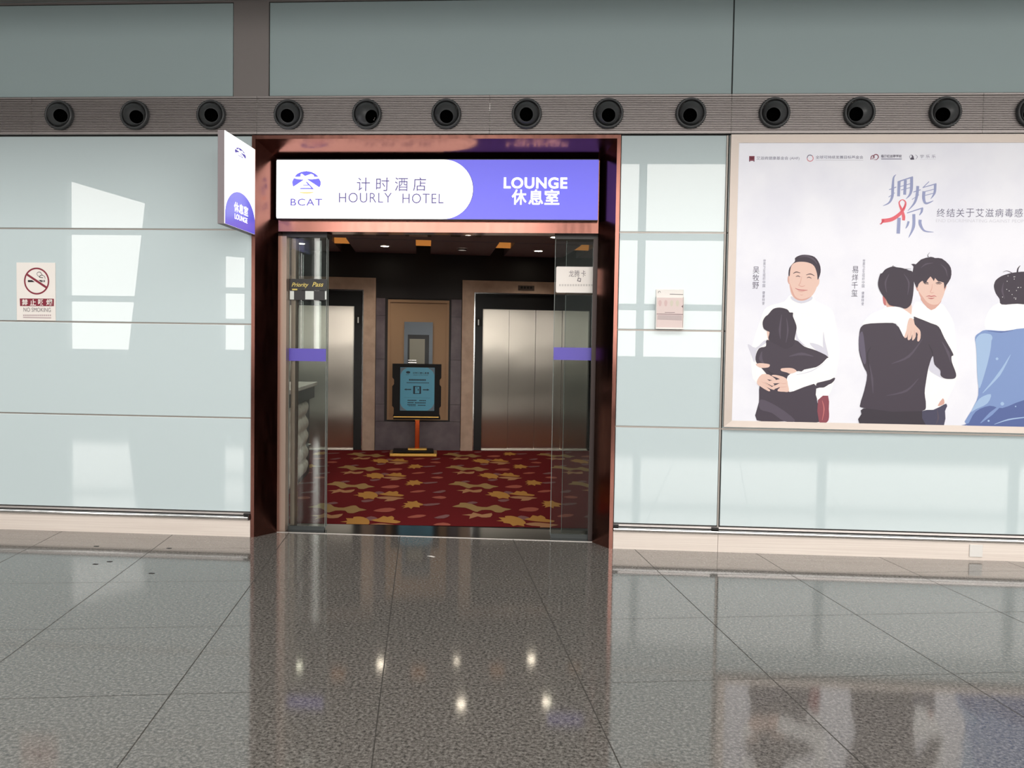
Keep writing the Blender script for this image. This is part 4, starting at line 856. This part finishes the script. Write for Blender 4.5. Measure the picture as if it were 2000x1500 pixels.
# call station in the niche
cs = thing('call_station', LP(-0.7, -0.02, 1.2), 'blue grey metal call station plate on the tan niche behind the sign stand', 'call panel')
m_cs = mat('blue grey metal plate', (104, 112, 120), rough=0.35, metal=0.5)
g = MB(LP); g.box(-0.925, -0.478, -0.03, -0.004, 1.83, 2.03); g.box(-0.925, -0.868, -0.03, -0.004, 1.18, 1.83); g.box(-0.535, -0.478, -0.03, -0.004, 1.18, 1.83); g.box(-0.868, -0.535, -0.03, -0.004, 1.18, 1.24)
g.build('plate', m_cs, cs); MB(LP).box(-0.868, -0.535, -0.012, -0.004, 1.24, 1.83).build('recess', m_black, cs)
MB(LP).box(-0.84, -0.60, -0.02, -0.012, 1.30, 1.765).build('framed_notice', mat('grey green paper', (150, 148, 128), rough=0.25), cs)
g = MB(LP); g.box(-0.86, -0.73, -0.034, -0.012, 1.385, 1.40); g.box(-0.86, -0.73, -0.034, -0.012, 1.425, 1.432); g.build('card_ledge', m_chrome, cs)

# sign stand
ss = thing('sign_stand', LP(-0.74, -0.7, 0), 'black framed sign stand with light blue notice and gold base in the lobby', 'sign stand')
m_brass = mat('polished brass', (244, 196, 104), rough=0.34, metal=1.0); m_cop2 = mat('copper post', (206, 92, 48), rough=0.2, metal=1.0); m_dkwood = mat('black lacquer frame', (16, 12, 11), rough=0.5, spec=0.25)
g = MB(LP); g.box(-1.108, -0.40, -0.86, -0.40, 0.004, 0.055); g.build('base', m_brass, ss, 0.012)
MB(LP).box(-1.06, -0.45, -0.81, -0.43, 0.055, 0.085).build('base_top', m_dkwood, ss, 0.01)
g = MB(LP); g.box(-0.84, -0.55, -0.72, -0.56, 0.085, 0.115); g.build('post_foot', m_brass, ss, 0.008)
MB(LP).box(-0.735, -0.665, -0.67, -0.61, 0.115, 0.56).build('post', m_cop2, ss, 0.006)
MB(LP).box(-0.74, -0.66, -0.675, -0.605, 0.535, 0.562).build('post_collar', m_brass, ss, 0.004)
g = MB(LP); g.box(-1.055, -0.36, -0.84, -0.62, 0.562, 0.60); g.build('tray', m_dkwood, ss, 0.006)
MB(LP).box(-1.05, -0.385, -0.845, -0.838, 0.592, 0.604).build('tray_edge', m_brass, ss)
fp = [(-1.075, 1.385), (-0.352, 1.385), (-0.352, 1.18), (-0.375, 1.15), (-0.375, 1.08), (-0.352, 1.05), (-0.352, 0.76), (-0.375, 0.73), (-0.375, 0.64), (-0.36, 0.60), (-1.065, 0.60), (-1.05, 0.64), (-1.05, 0.73), (-1.075, 0.76), (-1.075, 1.05), (-1.05, 1.08), (-1.05, 1.15), (-1.075, 1.18)]
MB(LP).prism_y(fp, -0.80, -0.755).build('frame', m_dkwood, ss)
tl = 0.0
m_cy = mat('light blue notice sheet', (82, 172, 204), rough=0.35, emit=0.06); m_cyi = mat('dark blue print', (16, 46, 66), rough=0.5); m_cyp = mat('dull corner ornament', (120, 140, 156), rough=0.5)
sh = MB(LP).box(-0.958, -0.452, -0.806, -0.80, 0.69, 1.332).build('notice_sheet', m_cy, ss)
g = MB(LP)
for sx_, sz_ in ((-1, -1), (1, -1), (-1, 1), (1, 1)):
    cx, cz = -0.705 + sx_ * 0.25, 1.011 + sz_ * 0.318
    g = MB(LP); g.flat_y([(cx, cz), (cx - sx_ * 0.10, cz), (cx - sx_ * 0.05, cz - sz_ * 0.03), (cx - sx_ * 0.02, cz - sz_ * 0.06), (cx, cz - sz_ * 0.11)], -0.8064, 0)
    g.build('corner_ornament', m_cyp, sh)
g = MB(LP); NS = lambda x, y: (-0.958 + (x - 20) / 775 * 0.506, 1.332 - (y - 220) / 945 * 0.642)
y_ = -0.8066
g.flat_y([NS(*c) for c in ell(195, 328, 48, 26, 20)], y_); at_ns = lambda a_, bb: (a_, y_, bb)
def nb(x0, y0, x1, y1): a_ = NS(x0, y1); bb = NS(x1, y0); return (a_[0], bb[0], a_[1], bb[1])
put_text(g, 'BCAT', nb(148, 368, 225, 388), at_ns); put_text(g, '计时酒店休息室', nb(300, 318, 668, 362), at_ns, 0.02)
put_text(g, 'HOURLY HOTEL LOUNGE', nb(310, 376, 650, 396), at_ns)
for x0, x1, y0, y1 in ((218, 602, 475, 508), (165, 675, 545, 562), (190, 395, 930, 952), (455, 610, 932, 954), (190, 330, 980, 1002), (355, 605, 982, 1004), (188, 380, 1026, 1046), (425, 600, 1036, 1056), (215, 380, 1056, 1066)):
    n = max(3, int((x1 - x0) / 34)); w = (x1 - x0) / n
    for k in range(n): g.flat_y([NS(*c) for c in ((x0 + k * w, y0), (x0 + k * w + w * 0.8, y0), (x0 + k * w + w * 0.8, y1), (x0 + k * w, y1))], y_)
g.build('lettering', m_cyi, sh)
g = MB(LP)
g.flat_y([NS(*c) for c in ((105, 702), (160, 682), (160, 694), (268, 690), (268, 714), (160, 712), (160, 722))], y_); g.flat_y([NS(*c) for c in ((684, 706), (625, 682), (625, 696), (532, 694), (532, 718), (625, 716), (625, 728))], y_)
for q in (((315, 625), (490, 628), (490, 642), (315, 640)), ((315, 625), (355, 625), (355, 800), (315, 798)), ((455, 628), (490, 628), (490, 795), (455, 798)), ((315, 785), (490, 782), (490, 795), (315, 798)), ((418, 680), (440, 690), (432, 740), (416, 720)), ((385, 660), (410, 655), (405, 670), (390, 672))): g.flat_y([NS(*c) for c in q], y_)
g.build('pictogram', m_cyi, sh)
g = MB(LP)
g.flat_y([NS(*c) for c in ((110, 880), (705, 886), (705, 889), (110, 883))], y_)
g.build('rule_line', m_cyi, sh)

# reception desk seen through the left glass
rd = thing('reception_desk', LP(-2.4, -3.4, 0), 'reception desk with white quilted front behind the left glass pane', 'reception desk')
m_teal = mat('dark slate desk panel', (24, 32, 40), rough=0.3); m_quilt = mat('off white quilted leather', (226, 222, 212), rough=0.4); m_ctop = mat('white stone counter top', (236, 236, 232), rough=0.2)
SD = -2.05
MB(LP).box(-2.75, SD - 0.012, -4.7, -2.42, 0.0, 0.96).build('desk_body', m_teal, rd)
MB(LP).box(-2.75, SD + 0.05, -4.7, -2.42, 0.965, 1.12).build('fascia', m_teal, rd, 0.01)
MB(LP).box(-2.78, SD + 0.08, -4.72, -2.38, 1.12, 1.165).build('counter_top', m_ctop, rd, 0.006)
g = MB(LP); nq, mq = 60, 36; vs = []
for i in range(nq + 1):
    for j in range(mq + 1):
        a_, bb = i / nq, j / mq; u_, w_ = a_ * 8 + bb * 2.5, bb * 5.0 - a_ * 0.0
        h = abs(math.sin(PI * u_)) ** 0.6 * abs(math.sin(PI * w_)) ** 0.6
        vs.append((SD - 0.012 + 0.05 * h, -4.68 + a_ * 1.86, 0.06 + bb * 0.89))
g._add(vs, [(i * (mq + 1) + j, (i + 1) * (mq + 1) + j, (i + 1) * (mq + 1) + j + 1, i * (mq + 1) + j + 1) for i in range(nq) for j in range(mq)], 0, True)
g.build('quilted_front', m_quilt, rd)
MB(LP).box(SD - 0.012, SD + 0.02, -2.55, -2.47, 0.36, 0.378).build('handle', m_chrome, rd)

# scraps on the hall floor
x, y = (lambda p: (p.x, p.y))(LP(*FLR(842, 1087), 0))
tag(MB().prism_z([(x - 0.032, y + 0.012), (x + 0.0, y + 0.02), (x + 0.033, y - 0.012), (x + 0.02, y - 0.022)], 0.0, 0.002).build('paper_scrap', m_paper), 'tiny white paper scrap on the granite floor in front of the doorway', 'scrap')
SC = ['tiny dark scrap nearest to the left skirting', 'tiny dark scrap on the floor, leftmost of the pair in the bright window reflection', 'tiny dark scrap on the floor, right one of the pair in the bright window reflection', 'tiny dark scrap on the floor right of the bright window reflection', 'tiny dark scrap near the left skirting, nearest to the copper doorway']
for (px, py), lab in zip(((188, 1067), (186, 1102), (214, 1097), (296, 1120), (330, 1071)), SC):
    x, y = (lambda p: (p.x, p.y))(LP(*FLR(px, py), 0))
    tag(MB().prism_z([(x - 0.018, y - 0.006), (x + 0.012, y - 0.008), (x + 0.02, y + 0.006), (x - 0.01, y + 0.008)], 0.0, 0.003).build('dark_scrap', m_ink), lab, 'scrap', 'dark scraps on the floor')
